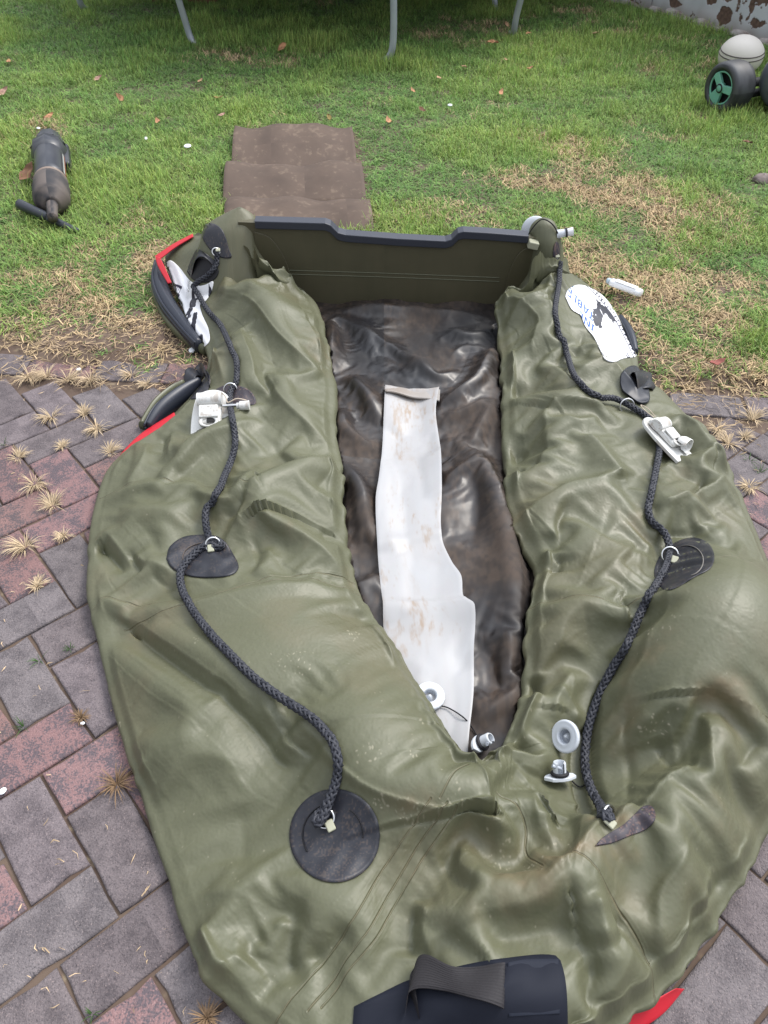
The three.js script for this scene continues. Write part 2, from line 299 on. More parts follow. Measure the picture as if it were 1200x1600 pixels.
H.fold(.03, .07, .014, [[858, 1250], [838, 1246], [832, 1280], [842, 1308]], { p: 1 });
H.fold(.02, .02, .02, [[858, 1250], [890, 1280], [925, 1316]]);
H.fold(.06, .16, .009, [[1095, 1180], [1060, 1219], [1005, 1262], [948, 1303], [888, 1362], [850, 1392], [815, 1420]], { p: 1, a: .2, b: .2, y: .12 });
H.fold(.05, .09, .032, [[697, 1484], [724, 1454], [787, 1440], [836, 1424], [868, 1404], [905, 1418]], { p: 1 });
H.fold(-.03, .03, .03, [[745, 1478], [800, 1480], [860, 1474], [905, 1476]]);
H.fold(.025, .02, .02, [[905, 1420], [918, 1460], [925, 1492]]);
H.fold(-.028, .016, .016, [[978, 1438], [950, 1470], [928, 1493]], { p: 1 });
H.bump(-.04, .045, 995, 1396);
H.fold(.04, .07, .018, [[1062, 1332], [1033, 1377], [1016, 1412], [1024, 1462], [1054, 1514]], { p: 1 });
H.fold(.03, .03, .05, [[985, 1450], [960, 1500], [928, 1560], [895, 1605]], { b: 0 });
H.fold(-.02, .02, .02, [[905, 1505], [912, 1545], [900, 1590]]);
H.fold(-.032, .016, .024, [[1166, 1346], [1122, 1386], [1085, 1440], [1064, 1508]], { p: 1 });
H.fold(.02, .02, .02, [[1135, 1352], [1086, 1405], [1058, 1470], [1050, 1510]]);
H.bump(.045, .12, 820, 1560, { rz: .06 });
// right side: the bulge that still holds air, and the creases round it
H.bump(.085, .19, 1120, 1010, { rz: .21 });
H.fold(.04, .05, .03, [[985, 1119], [1020, 1108], [1050, 1102], [1098, 1134]], { p: 1, y: .15 });
H.bump(-.028, .06, 1038, 1165, { y: .12, rz: .045 });
H.fold(.05, .06, .011, [[1096, 1128], [1098, 1170], [1106, 1240]], { p: 1, y: .14, b: .5 });
H.fold(-.022, .012, .012, [[970, 1085], [973, 1150], [973, 1210], [970, 1285]]);
H.fold(-.02, .012, .012, [[1012, 1158], [1022, 1190], [1042, 1210]]);
H.fold(-.03, .02, .03, [[1172, 1160], [1150, 1195], [1128, 1225]]);
H.fold(.03, .03, .04, [[1200, 1165], [1170, 1200], [1145, 1240]]);
H.fold(-.05, .05, .045, [[1040, 815], [1020, 900], [990, 980], [945, 1030], [925, 1090], [912, 1170], [925, 1260], [945, 1300]], { a: .15, b: .1, y: .08 });
H.fold(.03, .1, .02, [[1050, 905], [1035, 960], [1000, 1040], [975, 1090], [985, 1120]], { y: .12, a: .4 });
H.fold(-.05, .016, .022, [[1068, 795], [1078, 778], [1090, 760], [1098, 742]], { p: 1 });
H.fold(.034, .025, .02, [[1084, 746], [1098, 722], [1110, 702], [1142, 726]], C);
H.fold(.03, .04, .014, [[1056, 640], [1070, 655], [1086, 668], [1098, 690], [1112, 706]], C);
H.fold(-.03, .02, .02, [[1050, 660], [1072, 690], [1088, 712]]);
H.fold(.046, .04, .022, [[1016, 803], [1042, 799], [1066, 788], [1094, 773], [1136, 738]], { p: 1, a: .15 });
H.fold(-.03, .016, .025, [[1035, 826], [1070, 832], [1100, 827]]);
// right tube, stern
H.fold(.036, .06, .014, [[762, 484], [800, 482], [837, 513], [833, 546], [840, 566]], { p: 1, a: 0, y: .1 });
H.fold(.024, .018, .02, [[785, 530], [807, 562], [797, 592], [770, 628]], C);
H.bump(-.03, .035, 820, 600); H.bump(-.03, .05, 815, 690, { rz: .05 });
H.fold(.036, .06, .018, [[856, 652], [867, 645], [900, 647], [935, 648], [945, 642]], { p: 1, a: .15 });
H.fold(.026, .035, .012, [[857, 648], [853, 670], [852, 698]], C);
H.fold(.02, .02, .025, [[835, 580], [866, 586], [900, 626], [938, 647]], C);
H.fold(.022, .03, .014, [[893, 552], [910, 547], [928, 550], [942, 562]]);
H.fold(.02, .015, .025, [[900, 590], [925, 575], [955, 568]]);
H.fold(-.02, .014, .014, [[890, 565], [905, 545], [912, 520]]);
H.fold(.025, .03, .014, [[798, 477], [828, 473], [858, 468]], { y: .14 });
H.fold(-.03, .02, .03, [[800, 452], [830, 448], [862, 445]], { y: .14 });
H.fold(.02, .02, .02, [[862, 440], [850, 480], [858, 520], [852, 560]]);
H.fold(.018, .02, .02, [[845, 560], [862, 562], [880, 545]]);
H.fold(.016, .02, .02, [[940, 560], [985, 600], [1000, 620]]);
// right tube, middle
H.fold(.026, .014, .05, [[780, 724], [795, 736], [820, 741], [848, 720], [858, 690], [862, 668]], { p: 1, a: .1 });
H.fold(.024, .012, .03, [[868, 660], [884, 672], [902, 677], [936, 662]], C);
H.fold(-.018, .02, .012, [[800, 728], [825, 732], [845, 716]]);
H.fold(.026, .03, .03, [[908, 690], [930, 715], [952, 745], [968, 760]], { p: 1, a: .2, b: .1 });
H.fold(.024, .007, .08, [[788, 824], [812, 812], [845, 797], [887, 777], [930, 770], [966, 759]], { p: 1, a: .05, b: .15 });
H.fold(-.024, .016, .014, [[897, 793], [882, 810], [872, 835], [873, 862]]);
H.fold(.018, .014, .03, [[888, 786], [872, 808], [866, 835], [868, 860]]);
H.fold(.03, .06, .008, [[871, 860], [848, 875], [836, 890], [826, 908]], { p: 1, b: 0 });
H.fold(-.022, .012, .012, [[866, 900], [872, 885], [878, 872]]);
H.fold(.014, .01, .012, [[992, 845], [968, 885], [935, 925]]);
H.fold(.014, .01, .012, [[1018, 838], [1006, 868], [1003, 895]]);
H.fold(-.014, .01, .01, [[1006, 840], [986, 870], [960, 920]]);
H.fold(.012, .014, .014, [[990, 860], [990, 900], [985, 930]]);
H.fold(.02, .08, .08, [[870, 880], [900, 870], [940, 840]]);
H.fold(.007, .012, .012, [[820, 960], [880, 962], [940, 978], [1000, 972]]);
// right tube to the bow
H.fold(.034, .05, .03, [[862, 1045], [880, 988], [907, 972], [940, 990], [964, 1004], [980, 998]], C);
H.fold(.03, .03, .012, [[862, 1060], [830, 1105], [797, 1150], [780, 1166]], { p: 1, b: 0 });
H.fold(.022, .012, .03, [[859, 1064], [880, 1082], [899, 1102], [888, 1122]], C);
H.fold(.016, .02, .02, [[895, 1040], [870, 1080], [865, 1120]]);
H.fold(-.03, .012, .014, [[836, 1042], [837, 1060], [832, 1085]]);
H.bump(-.035, .02, 819, 1160, { rz: .018 });
H.fold(.026, .025, .016, [[772, 1182], [800, 1184], [833, 1176], [864, 1157]], { p: 1, a: .05 });
H.fold(-.02, .016, .025, [[785, 1192], [830, 1202], [880, 1198]]);
H.fold(.016, .03, .02, [[790, 1195], [830, 1213], [848, 1235]]);
H.fold(-.02, .02, .02, [[905, 1230], [915, 1270], [920, 1300]]);

const warp = (x, z) => [x + 0.035 * (fbm(x * 9, z * 9, 2) - 0.5), z + 0.035 * (fbm(x * 9 + 31, z * 9 + 5, 2) - 0.5)];
function facets(x, y) {                               // flat random triangles meeting in creases, -0.5..0.5
  const k = (x + y) * 0.366025, i = Math.floor(x + k), j = Math.floor(y + k), t = (i + j) * 0.211325, fx = x - i + t, fy = y - j + t;
  const u = fx > fy ? 1 : 0, h0 = hh(i, j), h1 = hh(i + u, j + 1 - u), h2 = hh(i + 1, j + 1);   // corners of the triangle this point is in
  const a = fx > fy ? fx - fy : fy - fx, lo = Math.min(fx, fy), c = lo + (fx + fy) * 0.366025, l2 = clamp(c), l1 = clamp(a), l0 = 1 - l1 - l2; return h0 * l0 + h1 * l1 + h2 * l2 - .5;
}
function crumple(x, z) {
  const [wx, wz] = warp(x, z), busy = 0.2 + 0.9 * sm(0.42, 0.65, fbm(x * 3.3 + 5, z * 3.3, 2));
  return busy * (0.012 * facets(wx * 5.5 + 3, wz * 5.5 - 1) + 0.003 * facets(wx * 15 + 11, wz * 15)) + 0.016 * (fbm(x * 5 + 2, z * 5 + 8, 2) - 0.5) + .008;
}
const ST = [   // inner edge u, v, height | outer edge u, v, height, from the stern on the left round the bow to the stern on the right
  [405, 398, .26, 322, 372, .17], [428, 424, .2, 296, 376, .13], [440, 447, .16, 262, 399, .1], [470, 456, .12, 268, 440, .07], [500, 480, .08, 290, 500, .06], [512, 540, .06, 320, 549, .045], [525, 610, .055, 322, 590, .04], [529, 690, .055, 268, 655, .035],
  [541, 780, .055, 181, 722, .03], [547, 840, .05, 147, 795, .035], [555, 895, .05, 137, 880, .04], [567, 940, .05, 137, 940, .035], [600, 985, .05, 150, 1010, .03], [640, 1050, .06, 168, 1085, .03], [680, 1115, .065, 188, 1150, .03], [712, 1175, .065, 212, 1232, .03],
  [731, 1208, .045, 262, 1372, .03], [732, 1209, .045, 312, 1521, .035], [733, 1209, .045, 385, 1606, .03], [734, 1209, .045, 500, 1690, .04], [735, 1209, .045, 650, 1740, .05], [736, 1209, .045, 800, 1725, .05], [738, 1208, .045, 945, 1640, .04], [742, 1206, .045, 1058, 1545, .035], [748, 1203, .045, 1137, 1432, .035], [757, 1196, .045, 1196, 1325, .035],
  [768, 1187, .045, 1245, 1200, .05], [785, 1177, .045, 1255, 1080, .06], [808, 1120, .05, 1236, 985, .06], [818, 1060, .055, 1206, 900, .05], [817, 980, .055, 1180, 830, .045], [826, 905, .05, 1160, 785, .045], [805, 850, .055, 1140, 735, .045], [785, 770, .055, 1105, 690, .045], [780, 690, .055, 1076, 655, .04],
  [780, 610, .055, 1040, 617, .04], [778, 550, .055, 1003, 592, .04], [772, 500, .07, 992, 550, .04], [770, 484, .09, 965, 495, .05], [800, 466, .13, 925, 455, .06], [828, 442, .18, 893, 442, .11], [836, 405, .26, 886, 410, .17]];
const hullRows = crv(ST.map(([ui, vi, yi, uo, vo, yo]) => [...un(ui, vi, Math.max(yi * 0.5, yi - 0.02)), yi, ...un(uo, vo, Math.max(yo * 0.5, yo - 0.02)), yo]), 900).map(([xi, zi, yi, xo, zo, yo]) => { const k = .024, f = (a, b, o) => k * ((fbm(a * 6 + o, b * 6, 2) - .5) + .16 * facets(a * 9 + o, b * 9)), n = Math.hypot(xi - .04, zi + .95) < .25 ? .3 : 1; return [xi + n * f(xi, zi, 3), zi + n * f(xi, zi, 9) * .6, yi + n * .5 * f(xi, zi, 15), xo + .6 * f(xo, zo, 21), zo + .6 * f(xo, zo, 27), yo + .4 * f(xo, zo, 33)]; });
function hullShape(settle) {
  const NR = 9, NI = 150, pos = [], uv = [], idx = [], acc = [];
  hullRows.forEach(([xi, zi, yi, xo, zo, yo]) => {
    const D = Math.hypot(xo - xi, zo - zi), nx = (xo - xi) / D, nz = (zo - zi) / D;
    const line = [], hIn = Math.max(0.014, yi + H.at(xi + nx * .01, zi + nz * .01) * 0.8), hOut = Math.max(0.012, yo + H.at(xo - nx * .01, zo - nz * .01) * 0.8);
    const Ri = Math.min(hIn / 2, 0.02), Ro = Math.min(hOut / 2, 0.018);
    line.push([xi + nx * (Ri + .006), 0.001, zi + nz * (Ri + .006)]);
    for (let k = 0; k < NR; k++) { const a = -Math.PI / 2 + Math.PI * k / NR; line.push([xi + nx * Ri * (1 - Math.cos(a)), hIn - Ri + Ri * Math.sin(a), zi + nz * Ri * (1 - Math.cos(a))]); }
    for (let k = 0; k <= NI; k++) {
      const t = k / NI, d = Ri + (D - Ri - Ro) * (t - 0.07 * Math.sin(2 * Math.PI * t)), x = xi + nx * d, z = zi + nz * d, q = d / D;
      const e = sm(0, .03, d) * sm(0, .03, D - d), s = 2.1 * H.at(x, z);
      const y = lerp(yi, yo, sm(0, 1, q)) + 0.05 * Math.pow(Math.sin(Math.PI * q), 0.8) * sm(0, .5, D) + s * lerp(0.8, 1, e) + (crumple(x, z) - 0.008) * e;
      const f = Math.max(0.012, y), lo = d < 0.05 ? Math.max(f, hIn * (1 - sm(0, .05, d))) : f;
      line.push([x, lerp(d < D / 2 ? hIn : hOut, lo, d < D / 2 ? sm(Ri * .5, Ri + .02, d) : sm(Ro * .5, Ro + .02, D - d)), z]);
    }
    for (let k = NR - 1; k >= 0; k--) { const a = -Math.PI / 2 + Math.PI * k / NR; line.push([xo - nx * Ro * (1 - Math.cos(a)), hOut - Ro + Ro * Math.sin(a), zo - nz * Ro * (1 - Math.cos(a))]); }
    line.push([xo - nx * (Ro + .006), 0.001, zo - nz * (Ro + .006)]);
    acc.push(line);
  });
  const M = acc[0].length;
  for (const l of acc) l.forEach(([x, y, z], k) => { const ends = Math.min(Math.hypot(x - l[1][0], z - l[1][2]), Math.hypot(x - l[M - 2][0], z - l[M - 2][2])); uv.push((x + 1.0) / 2.4, (z + 2.8) / 2.8); if (settle && k && k < M - 1) { const d = settle(x, z), w = sm(.004, .02, y) * lerp(.25, 1, sm(.0, .035, ends)); x += d[0] * w; y = Math.max(.002, y + d[1] * w); z += d[2] * w; } pos.push(x, y, z); });
  for (let j = 0; j < acc.length - 1; j++) for (let i = 0; i < M - 1; i++) { const a = j * M + i, b = a + M; idx.push(a, a + 1, b, b, a + 1, b + 1); }
  return geo(pos, idx, uv);
}
// a height map of whatever lies under the things that rest on the boat
const MAP = { x0: -1.1, z0: -2.85, s: 0.004, w: 650, h: 720, y: new Float32Array(650 * 720).fill(0) };
function drape(g) {
  const p = g.attributes.position.array, ix = g.index.array;
  for (let t = 0; t < ix.length; t += 3) {
    const [a, b, c] = [ix[t] * 3, ix[t + 1] * 3, ix[t + 2] * 3], X = (i) => (p[i] - MAP.x0) / MAP.s, Z = (i) => (p[i + 2] - MAP.z0) / MAP.s;
    const x1 = X(a), z1 = Z(a), x2 = X(b), z2 = Z(b), x3 = X(c), z3 = Z(c), den = (z2 - z3) * (x1 - x3) + (x3 - x2) * (z1 - z3); if (Math.abs(den) < 1e-9) continue;
    for (let j = Math.max(0, Math.ceil(Math.min(z1, z2, z3) - .01)); j <= Math.min(MAP.h - 1, Math.max(z1, z2, z3) + .01); j++) for (let i = Math.max(0, Math.ceil(Math.min(x1, x2, x3) - .01)); i <= Math.min(MAP.w - 1, Math.max(x1, x2, x3) + .01); i++) {
      const A = ((z2 - z3) * (i - x3) + (x3 - x2) * (j - z3)) / den, B = ((z3 - z1) * (i - x3) + (x1 - x3) * (j - z3)) / den, G = 1 - A - B;
      if (A < -.02 || B < -.02 || G < -.02) continue;
      const y = A * p[a + 1] + B * p[b + 1] + G * p[c + 1], o = j * MAP.w + i; if (y > MAP.y[o]) MAP.y[o] = y;
    }
  }
}
function top(x, z) {
  const i = (x - MAP.x0) / MAP.s, j = (z - MAP.z0) / MAP.s, a = Math.floor(i), b = Math.floor(j); if (a < 0 || b < 0 || a >= MAP.w - 1 || b >= MAP.h - 1) return 0;
  const f = i - a, g = j - b, o = b * MAP.w + a, y = MAP.y; return lerp(lerp(y[o], y[o + 1], f), lerp(y[o + MAP.w], y[o + MAP.w + 1], f), g);
}
function hit(u, v) {                                   // where the sight line through a photo point meets the boat or the ground
  const r = ray(u, v); let t0 = (0.5 - EYE) / r[1], t1 = (0 - EYE) / r[1];
  for (let i = 0, n = 400, last = t0; i <= n; i++) { const t = lerp(t0, t1, i / n), y = EYE + r[1] * t; if (y <= top(r[0] * t, r[2] * t)) { let a = last, b = t; for (let k = 0; k < 12; k++) { const m = (a + b) / 2; if (EYE + r[1] * m <= top(r[0] * m, r[2] * m)) b = m; else a = m; } return [r[0] * b, EYE + r[1] * b, r[2] * b]; } last = t; }
  return [r[0] * t1, 0, r[2] * t1];
}
// lets a sheet settle like cloth: it keeps its own lengths, resists bending, and stays near the shape it was laid out in
function settleCloth(inside, yAt, hold, { s = .009, x0, x1, z0, z1, n = 480, slack = .984, keep = .008, bend = .25, blur = 9, low = .012 }) {
  const w = Math.round((x1 - x0) / s) + 1, h = Math.round((z1 - z0) / s) + 1, N = w * h, P = new Float32Array(N * 3), Q = new Float32Array(N * 3), on = new Uint8Array(N), K = new Float32Array(N);
  for (let j = 0; j < h; j++) for (let i = 0; i < w; i++) { const o = j * w + i, x = x0 + i * s, z = z0 + j * s; on[o] = inside(x, z) ? 1 : 0; P[o * 3] = x; P[o * 3 + 1] = on[o] ? yAt(x, z) : 0; P[o * 3 + 2] = z; if (on[o]) K[o] = Math.max(keep, hold(x, z)); }
  Q.set(P);
  const dirs = [[1, 0], [0, 1], [1, 1], [-1, 1]], A = [], B = [], R = [], S = [];
  for (const [dx, dz] of dirs) {
    const st = new Float32Array(N), d2 = s * Math.hypot(dx, dz), off = dz * w + dx;
    const ok = (i, j, o) => i + dx >= 0 && i + dx < w && j + dz < h && on[o] && on[o + off];
    for (let j = 0; j < h; j++) for (let i = 0; i < w; i++) { const o = j * w + i; if (ok(i, j, o)) { const dy = P[(o + off) * 3 + 1] - P[o * 3 + 1]; st[o] = Math.min(1.35, Math.hypot(d2, dy) / d2); } }
    const c1 = new Float64Array((w + 1) * (h + 1)), c2 = new Float64Array((w + 1) * (h + 1));
    for (let j = 0; j < h; j++) for (let i = 0; i < w; i++) { const o = j * w + i, q = (j + 1) * (w + 1) + i + 1; c1[q] = c1[q - 1] + c1[q - w - 1] - c1[q - w - 2] + st[o]; c2[q] = c2[q - 1] + c2[q - w - 1] - c2[q - w - 2] + (st[o] ? 1 : 0); }
    for (let j = 0; j < h; j++) for (let i = 0; i < w; i++) {
      const o = j * w + i; if (!st[o]) continue;
      const a = Math.max(0, i - blur), b = Math.min(w, i + blur + 1), c = Math.max(0, j - blur), d = Math.min(h, j + blur + 1), q = (y, x) => y * (w + 1) + x, S4 = (t) => t[q(d, b)] - t[q(c, b)] - t[q(d, a)] + t[q(c, a)];
      A.push(o); B.push(o + off); R.push(d2 * S4(c1) / S4(c2) * slack); S.push(1);
      const o2 = o + 2 * off; if ((dx === 0 || dz === 0) && i + 2 * dx < w && j + 2 * dz < h && on[o2]) { A.push(o); B.push(o2); R.push(2 * d2 * S4(c1) / S4(c2) * slack); S.push(bend); const o4 = o + 4 * off; if (i + 4 * dx < w && j + 4 * dz < h && on[o4]) { A.push(o); B.push(o4); R.push(4 * d2 * S4(c1) / S4(c2) * slack * .985); S.push(bend * .3); } }
    }
  }
  const m = A.length, a = Int32Array.from(A), b = Int32Array.from(B), r = Float32Array.from(R), k = Float32Array.from(S);
  for (let it = 0; it < n; it++) {
    for (let o = 0; o < N; o++) if (on[o]) { const f = K[o] > .1 ? K[o] : K[o] * (it < 100 ? 1 : .22), o3 = o * 3; P[o3] += (Q[o3] - P[o3]) * f; P[o3 + 1] += (Q[o3 + 1] - P[o3 + 1]) * f; P[o3 + 2] += (Q[o3 + 2] - P[o3 + 2]) * f; if (P[o3 + 1] < low) P[o3 + 1] = low; }
    for (let q = 0; q < m; q++) {
      const c = it & 1 ? m - 1 - q : q, i = a[c] * 3, j = b[c] * 3, dx = P[j] - P[i], dy = P[j + 1] - P[i + 1], dz = P[j + 2] - P[i + 2], l = Math.sqrt(dx * dx + dy * dy + dz * dz) + 1e-9;
      if (k[c] < 1 && l > r[c]) continue;
      const f = (l - r[c]) / l * .5 * k[c] * (k[c] < 1 ? 1 : .8); P[i] += dx * f; P[i + 1] += dy * f; P[i + 2] += dz * f; P[j] -= dx * f; P[j + 1] -= dy * f; P[j + 2] -= dz * f;
    }
  }
  for (let o = 0; o < N * 3; o++) P[o] -= Q[o];
  const bw = (t) => [(1 - t) ** 3 / 6, (3 * t ** 3 - 6 * t * t + 4) / 6, (-3 * t ** 3 + 3 * t * t + 3 * t + 1) / 6, t ** 3 / 6];
  return (x, z) => {
    const fi = (x - x0) / s, fj = (z - z0) / s, i = Math.floor(fi), j = Math.floor(fj); if (i < 1 || j < 1 || i > w - 3 || j > h - 3) return [0, 0, 0];
    const bx = bw(fi - i), bz = bw(fj - j), o = [0, 0, 0]; let W = 0;
    for (let q = 0; q < 4; q++) for (let p = 0; p < 4; p++) { const c = (j - 1 + q) * w + i - 1 + p; if (!on[c]) continue; const g = bx[p] * bz[q]; W += g; o[0] += P[c * 3] * g; o[1] += P[c * 3 + 1] * g; o[2] += P[c * 3 + 2] * g; }
    return W > .05 ? [o[0] / W, o[1] / W, o[2] / W] : [0, 0, 0];
  };
}
const box = { x0: -1.0, x1: 1.3, z0: -2.72, z1: -.02 };
const hullGeo = (() => {
  drape(hullShape());
  const raw = MAP.y.slice(); const cov = (x, z) => { const i = Math.round((x - MAP.x0) / MAP.s), j = Math.round((z - MAP.z0) / MAP.s); return raw[j * MAP.w + i] > .008; };
  const nearEdge = (x, z) => { for (let a = 0; a < 8; a++) if (!cov(x + .014 * Math.cos(a * .785), z + .014 * Math.sin(a * .785))) return .05; return 0; };
  const f = settleCloth(cov, top, nearEdge, { ...box });
  MAP.y.fill(0); return hullShape(f);
})();
// a thin sheet lying on the surface inside an outline given as places [x, z]
function sheet(outline, off = 0.003, rings = 14, n = 96, uvBy, smooth = 0) {
  const c = crv([...outline, outline[0]], n + 1).slice(0, n), cx = outline.reduce((s, p) => s + p[0], 0) / outline.length, cz = outline.reduce((s, p) => s + p[1], 0) / outline.length;
  const pos = [], uv = [], idx = [], U = uvBy ?? ((x, z) => [x * 4, z * 4]);
  const Y = (x, z) => { if (!smooth) return top(x, z); let s = 0; for (const [a, b] of [[0, 0], [1, 0], [-1, 0], [0, 1], [0, -1], [.7, .7], [-.7, .7], [.7, -.7], [-.7, -.7]]) s += top(x + a * smooth, z + b * smooth); return s / 9; };
  pos.push(cx, Y(cx, cz) + off, cz); uv.push(...U(cx, cz));
  for (let r = 1; r <= rings + 1; r++) for (let i = 0; i < n; i++) {
    const f = r <= rings ? r / rings : 1.004, x = cx + (c[i][0] - cx) * f, z = cz + (c[i][1] - cz) * f;
    pos.push(x, r <= rings ? Y(x, z) + off * (r === rings ? 0.8 : 1) : Math.min(Y(x, z), top(x, z)) - 0.003, z); uv.push(...U(x, z));
  }
  for (let i = 0; i < n; i++) { const j = (i + 1) % n; idx.push(0, 1 + j, 1 + i); for (let r = 0; r < rings; r++) { const a = 1 + r * n + i, b = 1 + r * n + j, d = a + n, e = b + n; idx.push(a, b, d, b, e, d); } }
  return geo(pos, idx, uv);
}
const hits = (pts) => pts.map(([u, v]) => { const p = hit(u, v); return [p[0], p[2]]; });

// --- materials of the boat
const seams = [[[136, 938], [160, 924], [182, 931], [230, 948], [300, 953], [400, 942], [480, 926], [562, 922]], [[182, 972], [260, 970], [330, 958], [400, 936], [470, 917], [555, 905]], [[148, 764], [200, 757], [260, 760], [330, 775], [400, 800]],
  [[668, 1285], [600, 1370], [540, 1460], [450, 1562], [420, 1600]], [[690, 1290], [625, 1380], [565, 1470], [480, 1575]], [[702, 1300], [640, 1385], [580, 1475], [500, 1570]], [[775, 1262], [805, 1285], [815, 1310], [812, 1340], [836, 1386]], [[878, 1380], [920, 1412], [960, 1442], [1000, 1490], [1022, 1540], [1030, 1570]],
  [[822, 950], [880, 962], [940, 978], [1000, 974], [1050, 945], [1100, 932], [1160, 945], [1200, 960]], [[1160, 1155], [1200, 1162], [1240, 1160]], [[680, 1285], [700, 1255], [725, 1235]]];
const dirt = [[515, 560, 60, 30, .55], [500, 545, 40, 26, .45], [205, 940, 40, 60, .35], [235, 975, 60, 30, .3], [555, 900, 30, 40, .25], [440, 850, 60, 30, .3], [330, 820, 120, 25, .25], [360, 830, 60, 40, .2], [790, 820, 40, 25, .35], [850, 660, 60, 50, .2], [1110, 1150, 40, 90, .5], [1085, 1130, 60, 20, .35], [900, 1370, 90, 26, .5], [820, 1400, 60, 30, .45], [740, 1330, 90, 30, .3], [640, 1285, 60, 20, .3], [970, 1130, 30, 60, .35], [1000, 1060, 50, 30, .3], [995, 830, 40, 40, .4], [1060, 760, 40, 50, .4], [1020, 700, 30, 60, .3], [360, 470, 60, 40, .3], [455, 480, 30, 40, .3], [300, 690, 40, 25, .25], [620, 1170, 80, 60, .12], [540, 1040, 100, 80, .12], [800, 1450, 120, 40, .2], [1100, 1300, 60, 60, .2], [940, 1320, 40, 30, .4], [430, 400, 30, 60, .2], [1000, 1440, 60, 60, .15]];
const TX = 2048, TXm = (x, z) => [(x + 1.0) / 2.4 * TX, (z + 2.8) / 2.8 * TX];
function boatCanvas(kind) {
  const [c, g] = canvas(TX, TX); g.fillStyle = kind === 'bump' ? '#808080' : '#000'; g.fillRect(0, 0, TX, TX); g.lineCap = 'round'; g.lineJoin = 'round';
  const path = (pts) => { g.beginPath(); crv(pts.map(([u, v]) => un(u, v, .07)), 60).forEach((p, i) => { const q = TXm(...p); i ? g.lineTo(...q) : g.moveTo(...q); }); };
  if (kind === 'bump') for (const s of seams) { path(s); g.strokeStyle = '#8c8c8c'; g.lineWidth = 13; g.stroke(); g.strokeStyle = '#989898'; g.lineWidth = 5; g.stroke(); g.strokeStyle = '#383838'; g.lineWidth = 1.6; g.stroke(); }
  else {
    reseed(21);
    for (const [u, v, a, b, k] of dirt) for (let i = 0; i < 70; i++) { const uu = u + a * (rr(-1, 1) + rr(-1, 1)) * .5, vv = v + b * (rr(-1, 1) + rr(-1, 1)) * .5, q = TXm(...un(uu, vv, .08)); const R = rr(3, 22); const gr = g.createRadialGradient(...q, 0, ...q, R); gr.addColorStop(0, `rgba(255,0,0,${k * .09})`); gr.addColorStop(1, 'rgba(255,0,0,0)'); g.fillStyle = gr; g.fillRect(q[0] - R, q[1] - R, 2 * R, 2 * R); }
    for (let i = 0; i < 1500; i++) { const x = rnd() * TX, y = rnd() * TX, R = rr(.5, 1.6); g.fillStyle = `rgba(0,255,0,${rr(.2, .8)})`; g.beginPath(); g.ellipse(x, y, R, R * rr(.4, 1), rnd() * 3, 0, 7); g.fill(); }
    for (const [u, v, n, s] of [[585, 1220, 40, 20], [600, 1283, 26, 12], [640, 1300, 70, 24], [552, 1014, 30, 10], [460, 1065, 60, 26], [690, 1290, 40, 26], [770, 1355, 60, 40], [820, 1380, 40, 20], [1010, 1150, 50, 26], [1000, 1040, 24, 22], [1030, 1040, 20, 14], [318, 1026, 12, 8], [655, 1160, 14, 7], [648, 1218, 16, 6], [175, 1110, 14, 5], [865, 1330, 26, 26]]) for (let i = 0; i < n * .35; i++) { const q = TXm(...un(u + s * 1.3 * (rr(-1, 1) + rr(-1, 1)) * .5, v + s * 1.0 * (rr(-1, 1) + rr(-1, 1)) * .5, .08)); g.fillStyle = `rgba(0,255,0,${rr(.5, 1)})`; g.beginPath(); g.ellipse(q[0], q[1], rr(.6, 2.4), rr(.4, 1.4), rnd() * 3, 0, 7); g.fill(); }
    for (let i = 0; i < 160; i++) { const q = [rnd() * TX, rnd() * TX], a = rnd() * 7, l = rr(8, 60); g.strokeStyle = `rgba(0,0,255,${rr(.1, .5)})`; g.lineWidth = rr(.5, 1.2); g.beginPath(); g.moveTo(...q); g.quadraticCurveTo(q[0] + Math.cos(a) * l * .5 + rr(-4, 4), q[1] + Math.sin(a) * l * .5 + rr(-4, 4), q[0] + Math.cos(a) * l, q[1] + Math.sin(a) * l); g.stroke(); }
    for (const s of seams) { path(s); g.strokeStyle = 'rgba(120,0,0,.4)'; g.lineWidth = 1.5; g.stroke(); }
  }
  return g.getImageData(0, 0, TX, TX).data;
}
const dirtPx = boatCanvas('dirt'), bumpPx = boatCanvas('bump');
const at8 = (d, a, b) => { const o = (Math.min(TX - 1, b * TX | 0) * TX + Math.min(TX - 1, a * TX | 0)) * 4; return [d[o] / 255, d[o + 1] / 255, d[o + 2] / 255]; };
const pvcMap = texOf(TX, TX, (a, b) => {
  const [r, g, s] = at8(dirtPx, a, b), x = a * 2.4, z = b * 2.8, n = fbm(x * 4, z * 4, 3), f = vn(x * 160, z * 160);
  let c = mixc([0.081, 0.084, 0.045], [0.109, 0.111, 0.066], n * .8 + f * .2);
  c = mixc(c, [0.20, 0.135, 0.075], clamp(r * (0.5 + 1.1 * vn(x * 70, z * 70)) + .10 * sm(.55, .8, fbm(x * 6 + 9, z * 6, 4))));
  return mixc(mixc(c, [0.33, 0.30, 0.22], g * .6), [0.17, 0.17, 0.12], s * .5);
}, true);
const pvcBump = texOf(TX, TX, (a, b) => { const x = a * 2.4, z = b * 2.8, k = at8(bumpPx, a, b)[0]; const v = k + .05 * (vn(x * 240, z * 240) - .5) + .10 * (fbm(x * 45, z * 45, 2) - .5); return [v, v, v]; });
const pvcRough = texOf(512, 512, (a, b) => { const v = .40 + .2 * fbm(a * 14, b * 14, 4); return [v, v, v]; });
const pvc = std({ map: pvcMap, bumpMap: pvcBump, bumpScale: 0.006, roughnessMap: pvcRough, roughness: 1, specularIntensity: 1, ior: 1.5 });
